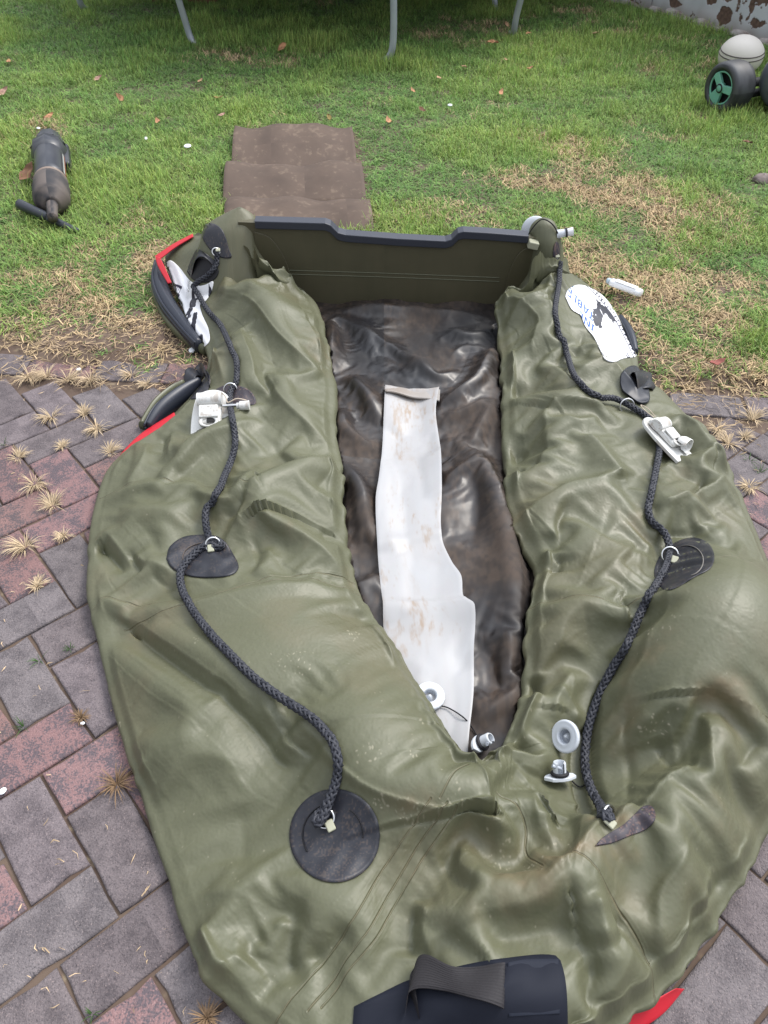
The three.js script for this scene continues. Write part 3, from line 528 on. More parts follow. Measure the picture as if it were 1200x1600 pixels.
const pvcPlain = std({ rgb: [0.092, 0.097, 0.055], roughness: .42 });

// --- tubes
bpart('tube', hullGeo, pvc);
drape(hullGeo);
const cover = MAP.y.slice(); MAP.y.fill(0);

// --- floor of black rubber cloth, and the white keel strip lying on it
const Fl = makeField(), o0 = { y: .02 };
Fl.fold(.016, .04, .04, [[505, 486], [572, 518], [652, 568], [708, 608]], o0); Fl.fold(-.03, .02, .02, [[523, 500], [545, 530], [557, 555], [566, 576]], o0); Fl.fold(.03, .016, .02, [[520, 500], [519, 540], [514, 580]], o0);
Fl.fold(.03, .03, .018, [[541, 580], [572, 620], [594, 660]], { ...o0, p: 1 }); Fl.fold(.025, .02, .03, [[532, 632], [545, 675], [590, 702]], { ...o0, p: 1 }); Fl.fold(-.02, .02, .02, [[560, 650], [580, 690]], o0);
Fl.fold(.03, .02, .03, [[529, 715], [563, 768], [572, 808], [584, 865]], { ...o0, p: 1 }); Fl.fold(.02, .02, .02, [[550, 925], [575, 915], [596, 905]], o0); Fl.fold(-.02, .02, .02, [[575, 830], [570, 880], [562, 920]], o0);
Fl.fold(.034, .02, .03, [[680, 630], [723, 615], [745, 598], [760, 570], [772, 538]], { ...o0, p: 1 }); Fl.fold(.02, .02, .014, [[690, 645], [715, 650], [745, 640], [768, 625]], { ...o0, p: 1 });
Fl.fold(.055, .014, .07, [[684, 686], [726, 700], [757, 737], [782, 800], [800, 880], [808, 960], [815, 1040], [818, 1060]], { ...o0, p: 1 });
Fl.fold(.025, .014, .02, [[733, 706], [750, 670], [770, 630]], { ...o0, p: 1 }); Fl.fold(.014, .02, .02, [[692, 756], [720, 742], [748, 740]], o0); Fl.fold(-.02, .03, .03, [[730, 730], [745, 790], [735, 860]], o0);
Fl.fold(.03, .018, .018, [[792, 985], [797, 1020], [800, 1050], [818, 1058]], { ...o0, p: 1 }); Fl.fold(.02, .02, .02, [[740, 1125], [795, 1090], [818, 1056]], { ...o0, p: 1 }); Fl.fold(-.015, .02, .02, [[750, 1000], [770, 1060], [760, 1090]], o0);
Fl.fold(.02, .03, .03, [[500, 484], [620, 488], [770, 492]], o0); Fl.fold(.02, .04, .015, [[690, 515], [730, 530], [770, 520]], o0); Fl.fold(-.012, .03, .03, [[600, 540], [640, 580]], o0);
Fl.fold(.012, .012, .02, [[640, 560], [680, 590], [720, 580]], o0); Fl.fold(.012, .012, .012, [[700, 560], [725, 545], [765, 548]], o0);
const floorGeo = (() => {
  const x0 = -.5, x1 = .52, z0 = -2.44, z1 = -.62, nx = 230, nz = 400, pos = [], uv = [], idx = [];
  const cov = (x, z) => { const i = Math.round((x - MAP.x0) / MAP.s), j = Math.round((z - MAP.z0) / MAP.s); return cover[j * MAP.w + i] > .004; };
  const yRaw = (x, z) => { const [wx, wz] = warp(x, z); return Math.max(.006, .010 + 1.5 * Fl.at(x, z) + .020 * (facets(wx * 7, wz * 5) + .2) + .012 * facets(wx * 15 + 5, wz * 11) + .004 * facets(wx * 34, wz * 30)); };
  const flow = settleCloth((x, z) => x > x0 && x < x1 && z > z0 && z < z1, yRaw, () => 0, { x0: -.52, x1: .54, z0: -2.46, z1: -.6, s: .007, n: 240, slack: 1.0, low: .004, blur: 5, keep: .012 });
  for (let j = 0; j <= nz; j++) for (let i = 0; i <= nx; i++) {
    const x = lerp(x0, x1, i / nx), z = lerp(z0, z1, j / nz);
    let y = yRaw(x, z); uv.push(x / 1.6, z / 1.6); const q = flow(x, z);
    y = Math.max(.003, y + q[1]); if (cov(x, z)) y = Math.min(y, .005); pos.push(x + q[0], y, z + q[2]);
  }
  const lim = Array.from({ length: nz + 1 }, (_, j) => { const z = lerp(z0, z1, j / nz); let a = 9, b = -9; for (let i = 1; i < hullRows.length; i++) { const p = hullRows[i - 1], q = hullRows[i]; if ((p[1] - z) * (q[1] - z) <= 0) { a = Math.min(a, p[0]); b = Math.max(b, p[0]); } } return b - a < .5 && z < -1.6 ? [-.47, .44] : [a - .05, b + .05]; });
  for (let j = 0; j < nz; j++) for (let i = 0; i < nx; i++) { const x = lerp(x0, x1, i / nx); if (x < lim[j][0] || x > lim[j][1]) continue; const a = j * (nx + 1) + i, b = a + nx + 1; idx.push(a, b, a + 1, a + 1, b, b + 1); }
  return geo(pos, idx, uv);
})();
const floorMap = texOf(1024, 1024, (a, b) => { const x = a * 1.6, z = b * 1.6, n = fbm(x * 7 + 4, z * 7, 5), f = fbm(x * 60, z * 30, 3); const k = .25 + .5 * sm(.30, .80, n * .75 + f * .32) + .25 * sm(.55, .75, f); return mixc([.008, .008, .010], [.056, .040, .030], clamp(k * (.8 + .7 * vn(x * 130, z * 70)) * sm(.25, .62, fbm(x * 3.1 + 3, z * 3.1, 3)))); }, true);
const floorRough = texOf(512, 512, (a, b) => { const n = fbm(a * 11.2 + 4, b * 11.2, 5); const v = lerp(.36, .85, sm(.35, .75, n)); return [v, v, v]; });
bpart('floor', floorGeo, std({ map: floorMap, roughnessMap: floorRough, roughness: 1 }));
drape(floorGeo);
function slab(rowsA, rowsB, off, n = 60, m = 14, uvs = [1, 1], bend) {    // a band between two edges given as 3-D points, closed with a thickness
  const A = crv(rowsA, n), B = crv(rowsB, n), pos = [], uv = [], idx = [], th = off;
  for (let s = 0; s < 2; s++) for (let i = 0; i < n; i++) for (let k = 0; k <= m; k++) { const f = k / m, p = A[i].map((c, q) => lerp(c, B[i][q], f)); if (bend) p[1] += bend(i / (n - 1), f); if (s) p[1] -= th; pos.push(...p); uv.push(i / (n - 1) * uvs[0], f * uvs[1]); }
  const S = n * (m + 1), q = (a, b, c, d) => idx.push(a, b, c, b, d, c);
  for (let i = 0; i < n - 1; i++) { for (let k = 0; k < m; k++) { const a = i * (m + 1) + k, b = a + m + 1; q(a, b, a + 1, b + 1); q(S + a, S + a + 1, S + b, S + b + 1); } const a = i * (m + 1), b = a + m + 1; q(a, S + a, b, S + b); q(a + m, b + m, S + a + m, S + b + m); }
  for (let k = 0; k < m; k++) { q(k, k + 1, S + k, S + k + 1); const a = (n - 1) * (m + 1) + k; q(a, S + a, a + 1, S + a + 1); }
  return geo(pos, idx, uv);
}
const white = texOf(512, 1024, (a, b) => { const n = fbm(a * 4, b * 10, 4), g = fbm(a * 24, b * 60, 3), m = Math.exp(-(((a - .48) / .13) ** 2)) * sm(.4, .7, fbm(a * 3 + 7, b * 8, 3)); return mixc([.35, .355, .365], [.26, .195, .14], clamp(.22 * n + .5 * sm(.58, .8, n * .6 + g * .4) + .55 * m * g * g + .5 * (1 - sm(0, .07, b)) * g)); }, true);
{
  const LR = [[602, 604, 686, 608], [600, 640, 681, 640], [597, 700, 688, 700], [592, 750, 690, 770], [587, 785, 690, 835], [590, 860, 706, 880], [594, 910, 720, 905], [598, 942, 724, 940], [600, 985, 740, 957], [612, 1040, 740, 1020], [640, 1100, 740, 1080], [690, 1170, 733, 1150], [722, 1200, 731, 1205]];
  const e = (k) => LR.map((r) => { const p = un(r[k], r[k + 1], .03); return [p[0], 0, p[1]]; });
  const g = slab(e(0), e(2), .0028, 160, 20, [1, 1]); const p = g.attributes.position, n = p.count / 2;
  for (let i = 0; i < n; i++) {
    const x = p.getX(i), z = p.getZ(i); let y = 0, w = 0, mx = 0; for (let a = -5; a <= 5; a++) for (let b = -5; b <= 5; b++) { const q = top(x + a * .012, z + b * .014); y += q; mx = Math.max(mx, q); w++; } y = lerp(y / w, mx, .45) + .004; y = Math.max(y, top(x, z) + .002);
    const fz = un(650, 942, .03)[1]; y += .010 * Math.exp(-(((z - fz - .006) / (z < fz ? .012 : .05)) ** 2)) + .005 * (fbm(x * 14, z * 8, 2) - .4) + .006 * Math.exp(-(((z - un(650, 850, .03)[1] + x * .3) / .02) ** 2));
    p.setY(i, y); p.setY(i + n, y - .0028);
  }
  const u = g.attributes.uv; for (let i = 0; i < u.count; i++) { const a = u.getX(i), b = u.getY(i); u.setXY(i, b, a); }
  g.computeVertexNormals(); bpart('keel_strip', g, std({ map: white, roughness: .48 })).userData.label = 'dirty white strip along the floor'; drape(g);
  const h = (u1, v1) => { const q = un(u1, v1, .03); return [q[0], top(...q) + .010, q[1]]; };
  bpart('strip_end', slab([h(600, 602), h(602, 618)], [h(688, 606), h(687, 624)].map((q) => q), .006, 8, 20, [.1, .06], (i, f) => .003 * Math.sin(f * 9)), std({ map: white, roughness: .5, rgb: [.85, .8, .74] }));
}
for (let i = 0; i < cover.length; i++) if (cover[i] > MAP.y[i]) MAP.y[i] = cover[i];

// --- transom board with its rubber rim
const TZ = -2.42, T = (u, v) => { const p = unz(u, v, TZ); return new THREE.Vector2(p[0], p[1]); };
{
  const up = [[372, 347], [400, 348], [508, 351], [516, 354], [528, 366], [540, 369], [620, 375], [696, 379], [706, 376], [716, 366], [724, 364], [760, 366], [824, 371], [838, 372]].map(([u, v]) => T(u, v));
  const out = [...up, new THREE.Vector2(up[up.length - 1].x + .01, .005), new THREE.Vector2(up[0].x - .03, .005)];
  const tm = texOf(512, 512, (a, b) => { const n = fbm(a * 5, b * 12, 4), s = fbm(a * 40, b * 6, 3); return mixc([.060, .056, .030], [.088, .078, .044], n * .7 + s * .5 - .1); }, true);
  const g = new THREE.ExtrudeGeometry(new THREE.Shape(out), { depth: .024, bevelEnabled: false }); g.translate(0, 0, TZ - .024); bpart('transom', g, std({ map: tm, roughness: .55, bumpMap: pvcRough, bumpScale: .002 }));
  const rimTop = up.slice(1, -1).map((p) => p.clone().add(new THREE.Vector2(0, .006))), rimLow = up.slice(1, -1).map((p) => p.clone().add(new THREE.Vector2(0, -.014))).reverse();
  const r = new THREE.ExtrudeGeometry(new THREE.Shape([...rimTop, ...rimLow]), { depth: .036, bevelEnabled: true, bevelSize: .003, bevelThickness: .003, bevelSegments: 2 }); r.translate(0, 0, TZ - .030); bpart('rim', r, std({ rgb: [.030, .034, .048], roughness: .5 }));
  for (const y of [430, 436]) bpart('transom_seam', sweep(crv([[440, y - 8], [600, y - 3], [780, y + 4]].map(([u, v]) => { const p = T(u, v); return [p.x, p.y, TZ + .0]; }), 20), .0014, 6), pvcPlain);
  const fl = (pts, name) => { const s = new THREE.Shape(crv(pts.map(([u, v]) => { const p = T(u, v); return [p.x, p.y]; }), 30).map((q) => new THREE.Vector2(...q))); const e = new THREE.ExtrudeGeometry(s, { depth: .003, bevelEnabled: true, bevelSize: .001, bevelThickness: .001, bevelSegments: 1 }); e.translate(0, 0, TZ); bpart(name, e, std({ map: tm, roughness: .5 })); };
  fl([[398, 362], [420, 370], [440, 395], [452, 425], [456, 455], [450, 490], [400, 490]], 'glue_flange'); fl([[838, 384], [815, 392], [800, 415], [790, 445], [786, 480], [838, 490]], 'glue_flange');
}
// --- collapsed tube ends on either side of the transom
function loft(secs, wob) {                            // secs: [u left, u right, v, half depth, z]
  const S = crv(secs.map(([a, b, v, d, z]) => { const p = unz(a, v, z), q = unz(b, v, z); return [(p[0] + q[0]) / 2, (p[1] + q[1]) / 2, z, (q[0] - p[0]) / 2, d]; }), 40), n = 56, pos = [], uv = [], idx = [];
  S.forEach(([x, y, z, hx, hz], j) => { for (let k = 0; k <= n; k++) { const a = k / n * 2 * Math.PI, r = 1 + wob(a, j / 39); const X = x + Math.cos(a) * hx * r, Z = z + Math.sin(a) * hz * r; pos.push(X, y, Z); uv.push((X + 1.0) / 2.4, (Z + 2.8) / 2.8 + (y - .2) / 5); } });
  for (let j = 0; j < 39; j++) for (let k = 0; k < n; k++) { const a = j * (n + 1) + k, b = a + n + 1; idx.push(a, a + 1, b, b, a + 1, b + 1); }
  const c = pos.length / 3; pos.push(S[0][0], S[0][1] + .004, S[0][2]); uv.push(.5, .5); for (let k = 0; k < n; k++) idx.push(c, k + 1, k);
  return geo(pos, idx, uv);
}
const endL = loft([[370, 378, 325, .008, -2.475], [358, 388, 331, .022, -2.47], [340, 398, 341, .045, -2.465], [322, 402, 353, .065, -2.46], [312, 405, 375, .085, -2.45], [304, 412, 405, .1, -2.43], [294, 428, 436, .11, -2.41], [288, 434, 470, .11, -2.4]], (a, t) => t ** .7 * (.16 * (Math.abs(Math.sin(a * 1.5 + .9 + t * .5)) - .6) + .12 * (Math.abs(Math.sin(a * 2.5 + 2.4 - t * .8)) - .6) + .035 * Math.sin(a * 9 - t * 9)));
const endR = loft([[844, 858, 342, .012, -2.46], [836, 866, 347, .028, -2.46], [829, 871, 356, .042, -2.46], [826, 875, 370, .05, -2.455], [824, 879, 390, .054, -2.45], [823, 880, 408, .055, -2.445], [820, 877, 424, .053, -2.44], [806, 884, 450, .06, -2.43], [800, 890, 480, .06, -2.43]], (a, t) => (.03 * Math.sin(a * 2 + 2) + .05 * t * Math.sin(a * 5 + t * 3)) * t);
bpart('tube_end', endL, pvc); bpart('tube_end', endR, pvc); drape(endL); drape(endR);
function sheetPx(outline, mat, name, { off = .003, rings = 12, n = 80, uvf, parent = boat, lift } = {}) {    // a thin patch laid on the surface, its outline given as photo points
  const c = crv([...outline, outline[0]], n + 1).slice(0, n), cu = outline.reduce((s, p) => s + p[0], 0) / outline.length, cv = outline.reduce((s, p) => s + p[1], 0) / outline.length, pos = [], uv = [], idx = [];
  const add = (u, v, o) => { const p = new THREE.Vector3(...hit(u, v)), d = new THREE.Vector3(0, EYE, 0).sub(p).normalize().add(new THREE.Vector3(0, .5, 0)).normalize(); p.addScaledVector(d, o); if (lift) p.y += lift(p.x, p.z); pos.push(p.x, p.y, p.z); uv.push(...(uvf ? uvf(p.x, p.z, p.y) : [p.x * 4, p.z * 4])); };
  add(cu, cv, off);
  for (let r = 1; r <= rings + 1; r++) for (let i = 0; i < n; i++) { const f = Math.min(1, r / rings); add(cu + (c[i][0] - cu) * f, cv + (c[i][1] - cv) * f, r <= rings ? off : -.004); }
  for (let i = 0; i < n; i++) { const j = (i + 1) % n; idx.push(0, 1 + i, 1 + j); for (let r = 0; r < rings; r++) { const a = 1 + r * n + i, b = 1 + r * n + j, d = a + n, e = b + n; idx.push(a, d, b, b, d, e); } }
  const g = geo(pos, idx, uv); return bpart(name, g, mat, parent);
}

// --- reinforcing patches, rings and grab ropes
const patchMap = texOf(512, 512, (a, b) => { const n = fbm(a * 5, b * 5, 4), f = vn(a * 90, b * 90), g = sm(.82, .97, vn(a * 60 + 7, b * 60)); return mixc(mixc([.009, .010, .015], [.021, .022, .030], n), [.13, .095, .07], clamp(sm(.55, .8, n * .6 + f * .4) * .3 + g * .2)); }, true);
const patchMat = std({ map: patchMap, roughness: .46, bumpMap: patchMap, bumpScale: .0008 });
const brownPatch = std({ map: patchMap, roughness: .6, rgb: [2.2, 1.7, 1.6] });
const cream = std({ rgb: [.33, .33, .24], roughness: .55 });
const stitch = std({ rgb: [.008, .008, .011], roughness: .7 });
function onto(pts, off = .004) { return pts.map(([u, v]) => { const p = hit(u, v); p[1] += off; return p; }); }
const circ = (u, v, a, b, rot = 0, n = 20) => Array.from({ length: n }, (_, i) => { const t = i / n * 2 * Math.PI, x = Math.cos(t) * a, y = Math.sin(t) * b; return [u + x * Math.cos(rot) - y * Math.sin(rot), v + x * Math.sin(rot) + y * Math.cos(rot)]; });
function dRing(u, v, r, parent, tilt = [.9, .3, 0], tube = .0024) { const p = hit(u, v), g = new THREE.TorusGeometry(r, tube, 10, 28); g.rotateX(-tilt[0]); g.rotateY(tilt[1]); g.rotateZ(tilt[2]); g.translate(p[0], p[1] + r * .62, p[2]); return bpart('ring', g, plain.chrome, parent); }
function tab(u, v, w, d, ang, parent) { const p = hit(u, v), g = new RoundedBoxGeometry(w, .006, d, 2, .0025); g.rotateX(.25); g.rotateY(ang); g.translate(p[0], p[1] + .007, p[2]); return bpart('tab', g, cream, parent); }
function patch(outline, mat, name = 'patch', o = {}) { const m = sheetPx(outline, mat, name, o); m.position.set(-BX, 0, -BZ); return m; }
const sub = (m, g, name, mat) => part(name, g, mat, m);   // pieces of a patch share its frame
const pA = patch(circ(523, 1306, 71, 73), patchMat), pB = patch([[260, 873], [265, 855], [285, 840], [310, 836], [338, 838], [352, 847], [364, 865], [373, 885], [367, 896], [345, 902], [305, 902], [280, 895], [266, 885]], patchMat);
const pC = patch([[1028, 915], [1022, 895], [1030, 870], [1048, 852], [1070, 842], [1090, 841], [1108, 851], [1116, 870], [1110, 888], [1085, 902], [1058, 918], [1040, 922]], patchMat);
const pD = patch([[930, 1322], [938, 1312], [952, 1302], [972, 1290], [992, 1272], [1005, 1260], [1018, 1260], [1024, 1272], [1022, 1284], [1008, 1297], [985, 1306], [955, 1318]], brownPatch);
const pE = patch([[338, 608], [350, 603], [372, 603], [392, 612], [400, 630], [380, 634], [360, 632], [345, 622]], brownPatch);
const pF = patch([[313, 362], [320, 351], [334, 350], [346, 358], [353, 372], [358, 390], [362, 402], [352, 404], [340, 400], [328, 390], [318, 376]], patchMat);
const pG = patch([[864, 395], [866, 383], [870, 378], [874, 384], [874.5, 398], [872, 406], [866, 408]], brownPatch);
const arc = (u, v, a, b, t0, t1, rot = 0) => onto(Array.from({ length: 24 }, (_, i) => { const t = lerp(t0, t1, i / 23), x = Math.cos(t) * a, y = Math.sin(t) * b; return [u + x * Math.cos(rot) - y * Math.sin(rot), v + x * Math.sin(rot) + y * Math.cos(rot)]; }), .0042);
sub(pA, sweep(arc(523, 1306, 50, 50, 2.6, 4.5), .0014, 6), 'raised_edge', stitch); sub(pA, sweep(arc(523, 1306, 44, 46, -1.0, .1), .0014, 6), 'raised_edge', stitch);
sub(pC, sweep(arc(1072, 878, 26, 24, -1.9, 1.3), .0013, 6), 'raised_edge', std({ rgb: [.13, .12, .11], roughness: .7 })); sub(pB, sweep(arc(322, 872, 36, 22, 2.6, 4.6), .0013, 6), 'raised_edge', std({ rgb: [.10, .08, .07], roughness: .7 }));
for (const [P, u, v, r, t, tu, tv, an] of [[pA, 508, 1282, .0155, [1.0, -.2, 0], 516, 1293, .5], [pB, 334, 856, .0165, [.7, .3, 0], 330, 860, .2], [pC, 1045, 872, .0175, [.9, -.3, 0], 1053, 878, -.4], [pD, 949, 1278, .016, [.6, .9, 0], 952, 1288, .8], [pE, 361, 614, .018, [.5, .1, 0], 360, 622, .1], [pF, 338, 397, .012, [.5, .3, 0], 341, 393, .1], [pG, 872, 407, .012, [.6, 1.2, 0], 870, 403, .2]]) {
  const R = dRing(u, v, r, undefined, t); P.add(R); R.position.set(0, 0, 0); const b = tab(tu, tv, .015, .019, an, undefined); P.add(b); b.position.set(0, 0, 0);
}
{ const R = dRing(978, 640, .02, undefined, [.4, .2, .1]); R.userData.label = 'bright ring on the right rope'; }
function rope(px, knotEnd) {
  let P = crv(onto(px, .010), 260); const y0 = P.map((p) => p[1]);
  P = P.map((p, i) => { let s = 0, w = 0, m = 0; for (let k = -9; k <= 9; k++) { const j = clamp(i + k, 0, P.length - 1); s += y0[j]; w++; m = Math.max(m, Math.abs(k) < 4 ? top(P[j][0], P[j][2]) : 0); } return [p[0], Math.max(s / w, top(p[0], p[2]) + .008), p[2]]; });
  const V = P.map((p) => new THREE.Vector3(...p)), n = 620, C = crv(P, n).map((p) => new THREE.Vector3(...p)); let len = 0; const L = [0]; for (let i = 1; i < n; i++) { len += C[i].distanceTo(C[i - 1]); L.push(len); }
  const fr = []; let N = new THREE.Vector3(0, 1, 0); for (let i = 0; i < n; i++) { const T = C[Math.min(n - 1, i + 1)].clone().sub(C[Math.max(0, i - 1)]).normalize(); N = N.clone().addScaledVector(T, -N.dot(T)).normalize(); fr.push([N, T.clone().cross(N)]); }
  const gs = [sweep(C.map((p) => p.toArray()), .0052, 6)];
  for (let s = 0; s < 8; s++) { const dir = s < 4 ? 1 : -1, ph = (s % 4) * Math.PI / 2 + (s < 4 ? 0 : Math.PI / 4); const st = []; for (let i = 0; i < n; i++) { const a = dir * (L[i] / .052 * 2 * Math.PI) + ph, r = .0056 + dir * .0012 * Math.sin(4 * (L[i] / .052 * 2 * Math.PI)); st.push(C[i].clone().addScaledVector(fr[i][0], Math.cos(a) * r).addScaledVector(fr[i][1], Math.sin(a) * r).toArray()); } gs.push(sweep(st, .0031, 5)); }
  return bpart('grab_rope', mergeGeometries(gs), std({ rgb: [.022, .024, .033], roughness: .62 }));
}
rope([[340, 397], [338, 420], [329, 434], [308, 446], [303, 453], [312, 470], [328, 492], [346, 515], [361, 546], [370, 568], [370, 598], [363, 614], [360, 632], [363, 655], [368, 685], [368, 708], [356, 742], [338, 775], [325, 802], [324, 830], [331, 852], [340, 860], [348, 855], [338, 851], [318, 858], [297, 876], [284, 898], [286, 926], [302, 957], [336, 1001], [381, 1047], [431, 1091], [479, 1120], [514, 1153], [528, 1190], [525, 1227], [515, 1258], [508, 1282], [497, 1298], [495, 1288], [512, 1262]]).userData.label = 'black braided rope along the left tube';
rope([[875, 413], [872, 450], [867, 490], [871, 522], [884, 560], [900, 595], [925, 619], [958, 632], [985, 641], [1010, 655], [1025, 676], [1029, 702], [1023, 740], [1015, 780], [1012, 803], [1020, 822], [1035, 842], [1043, 868], [1037, 893], [1021, 922], [1000, 960], [979, 1010], [955, 1050], [935, 1090], [920, 1130], [913, 1170], [912, 1205], [920, 1240], [934, 1264], [944, 1278], [950, 1286], [944, 1274]]).userData.label = 'black braided rope along the right tube';

// --- black carrying handles
function strap(a, b, name, parent, { th = .004, lift = .03, wave, mat = patchMat, n = 40 } = {}) { const A = onto(a, .004), B = onto(b, .004); const g = slab(A, B, th, n, 8, [.2, .05], (t, f) => lift * Math.sin(Math.PI * t) ** .7 + (wave ? wave(t, f) : 0)); const m = bpart(name, g, mat); if (parent) { parent.add(m); m.position.set(0, 0, 0); } return m; }
const webT = texOf(128, 128, (a, b) => { const v = .35 + .3 * Math.abs(Math.sin(b * 3.14159 * 13)) + .15 * vn(a * 60, b * 60); return [v, v, v]; });
const webbing = std({ rgb: [.014, .012, .014], roughness: .75, bumpMap: webT, bumpScale: .0015 }); webT.repeat.set(5, 20);
{
  const hp = patch([[553, 1573], [595, 1552], [640, 1531], [720, 1509], [790, 1497], [868, 1493], [880, 1515], [886, 1560], [886, 1640], [878, 1700], [760, 1720], [640, 1710], [560, 1680], [551, 1620]], std({ rgb: [.006, .008, .016], roughness: .75, specularIntensity: .6, bumpMap: patchMap, bumpScale: .001 }));
  hp.userData.label = 'big black bow patch with a webbing handle';
  strap([[640, 1545], [655, 1502], [705, 1515], [745, 1514], [788, 1507]], [[632, 1592], [640, 1556], [690, 1552], [740, 1566], [786, 1580]], 'strap', hp, { lift: .022, mat: webbing, wave: (t, f) => .010 * Math.sin(t * 7 + f) + (t < .1 ? -.0 : 0) });
  strap([[648, 1512], [640, 1530], [640, 1552]], [[650, 1556], [652, 1572], [655, 1594]], 'strap', hp, { lift: .012, mat: webbing });
  sub(hp, slab(onto([[792, 1506], [820, 1501], [872, 1500]], .006), onto([[794, 1590], [822, 1588], [874, 1585]], .006), .0035, 20, 10), 'strap_end', std({ rgb: [.008, .011, .021], roughness: .72, specularIntensity: .6, bumpMap: patchMap, bumpScale: .001 }));
  const hl = patch([[286, 604], [292, 586], [304, 574], [318, 575], [328, 588], [327, 606], [318, 618], [300, 624], [288, 620]], patchMat); hl.userData.label = 'black handle patch on the left edge';
  strap([[288, 604], [294, 588], [304, 578]], [[304, 612], [310, 598], [317, 592]], 'strap', hl, { lift: .026 }); strap([[303, 577], [313, 574], [325, 590]], [[316, 596], [322, 594], [329, 606]], 'strap', hl, { lift: .022 });
  const hs = patch([[292, 424], [303, 408], [318, 404], [334, 412], [342, 424], [334, 438], [316, 442], [300, 436]], stitch); hs.userData.label = 'black handle at the left stern';
  strap([[293, 424], [303, 409], [320, 404], [338, 412]], [[300, 432], [309, 419], [322, 415], [336, 421]], 'strap', hs, { lift: .03 });
  const hr = patch([[968, 600], [970, 586], [982, 575], [994, 574], [1003, 586], [1012, 606], [1014, 628], [1000, 632], [984, 622], [972, 612]], plain.rubber, 'patch', { off: .014 }); hr.userData.label = 'black handle patch on the right edge';
  strap([[984, 588], [990, 600], [996, 616]], [[1000, 580], [1010, 592], [1018, 602]], 'strap', hr, { lift: .028 }); strap([[1002, 590], [1012, 598], [1024, 606]], [[1000, 610], [1010, 613], [1020, 611]], 'strap', hr, { lift: .014 });
}
// --- rubbing strips: red band and black strake at the outer edge
const lev = (pts) => pts.map(([u, v, y]) => { const p = un(u, v, y); return [p[0], y, p[1]]; });
bpart('red_band', slab(lev([[301, 365, .155], [272, 380, .13], [243, 399, .10]]), lev([[302, 369, .162], [275, 385, .136], [250, 404, .108]]), .004, 24, 6), plain.red);
bpart('red_band', slab(lev([[242, 399, .104], [246, 414, .098], [262, 442, .09]]), lev([[250, 402, .110], [257, 416, .106], [268, 441, .094]]), .004, 20, 6), plain.red);
bpart('red_band', slab(lev([[176, 728, .012], [193, 704, .016], [222, 676, .022], [272, 644, .04]]), lev([[182, 727, .032], [204, 705, .034], [234, 680, .04], [276, 654, .055]]), .004, 30, 6), plain.red);
bpart('red_band', slab(lev([[143, 824, .01], [145, 831, .01], [147, 836, .01]]), lev([[152, 818, .03], [153, 828, .03], [152, 838, .03]]), .004, 10, 4), plain.red);
bpart('red_band', slab(lev([[940, 1640, .010], [994, 1612, .010], [1036, 1584, .010], [1070, 1545, .010]]), lev([[930, 1610, .036], [976, 1588, .036], [1016, 1566, .036], [1056, 1544, .034]]), .004, 30, 6), plain.red);
const strake = std({ rgb: [.018, .022, .034], roughness: .4 });
function strakeAt(pts, r, label) { const P = crv(lev(pts), 40), g = [sweep(P, (t) => r * (.35 + .65 * Math.sin(Math.PI * clamp(t * .9 + .06)) ** .6), 18, true, [1.15, .8])]; for (const k of [-.5, .1, .6]) g.push(sweep(P.map((p, i) => { const f = .35 + .65 * Math.sin(Math.PI * clamp(i / 39 * .9 + .06)) ** .6; return [p[0] - r * .62 * f * Math.cos(k), p[1] + r * 1.0 * f * Math.sin(k + .45), p[2] + r * .3 * f]; }), r * .14, 8)); const m = bpart('rub_strake', mergeGeometries(g), strake); m.userData.label = label; }
strakeAt([[258, 408, .075], [258, 440, .06], [272, 475, .05], [296, 508, .045], [320, 536, .04]].map(([u, v, y]) => [u - 8, v + 6, y * .6]), .038, 'black rubbing strake under the left stern');
strakeAt([[232, 668, .02], [252, 642, .03], [282, 617, .035], [312, 596, .04]], .026, 'black rubbing strake at the left edge');
strakeAt([[968, 498, .03], [982, 525, .03], [992, 552, .03]], .024, 'black rubbing strake at the right edge');
strakeAt([[872, 448, .06], [884, 452, .06], [894, 458, .06]], .024, 'black rubbing strake by the right stern');
bpart('lower_fabric', sweep(crv(lev([[240, 455, .015], [262, 502, .015], [296, 534, .015], [322, 548, .015]]), 24), .016, 10, true, [1.3, .8]), pvcPlain);
bpart('lower_fabric', sweep(crv(lev([[222, 666, .012], [243, 632, .012], [268, 610, .012], [288, 600, .012]]), 24), .013, 10, true, [1.3, .8]), pvcPlain);

// --- printed white badges
function badge(draw, w, h) { const [c, g] = canvas(w, h); g.fillStyle = '#e4e4e6'; g.fillRect(0, 0, w, h); draw(g, w, h); const t = new THREE.CanvasTexture(c); t.colorSpace = THREE.SRGBColorSpace; return std({ map: t, roughness: .4 }); }
function inkBand(g, pts, wd, n) {                      // a hatched ink outline: two lines with strokes between them
  const c = crv(pts, n); g.strokeStyle = '#26263a'; for (const o of [-.5, .5]) { g.lineWidth = 9; g.beginPath(); c.forEach((p, i) => { const q = c[Math.min(n - 1, i + 1)], r = c[Math.max(0, i - 1)], l = Math.hypot(q[0] - r[0], q[1] - r[1]), x = p[0] - (q[1] - r[1]) / l * wd * o, y = p[1] + (q[0] - r[0]) / l * wd * o; i ? g.lineTo(x, y) : g.moveTo(x, y); }); g.stroke(); }
  for (let i = 1; i < n - 1; i++) { const p = c[i], q = c[i + 1], l = Math.hypot(q[0] - p[0], q[1] - p[1]), nx = -(q[1] - p[1]) / l, ny = (q[0] - p[0]) / l; if (i % 3 === 0) { const a = -.5 * wd, b = rr(.0, .5) * wd; g.lineWidth = rr(4, 8); g.beginPath(); g.moveTo(p[0] + nx * a, p[1] + ny * a); g.lineTo(p[0] + nx * b + rr(-5, 5), p[1] + ny * b + rr(-5, 5)); g.stroke(); } }
}
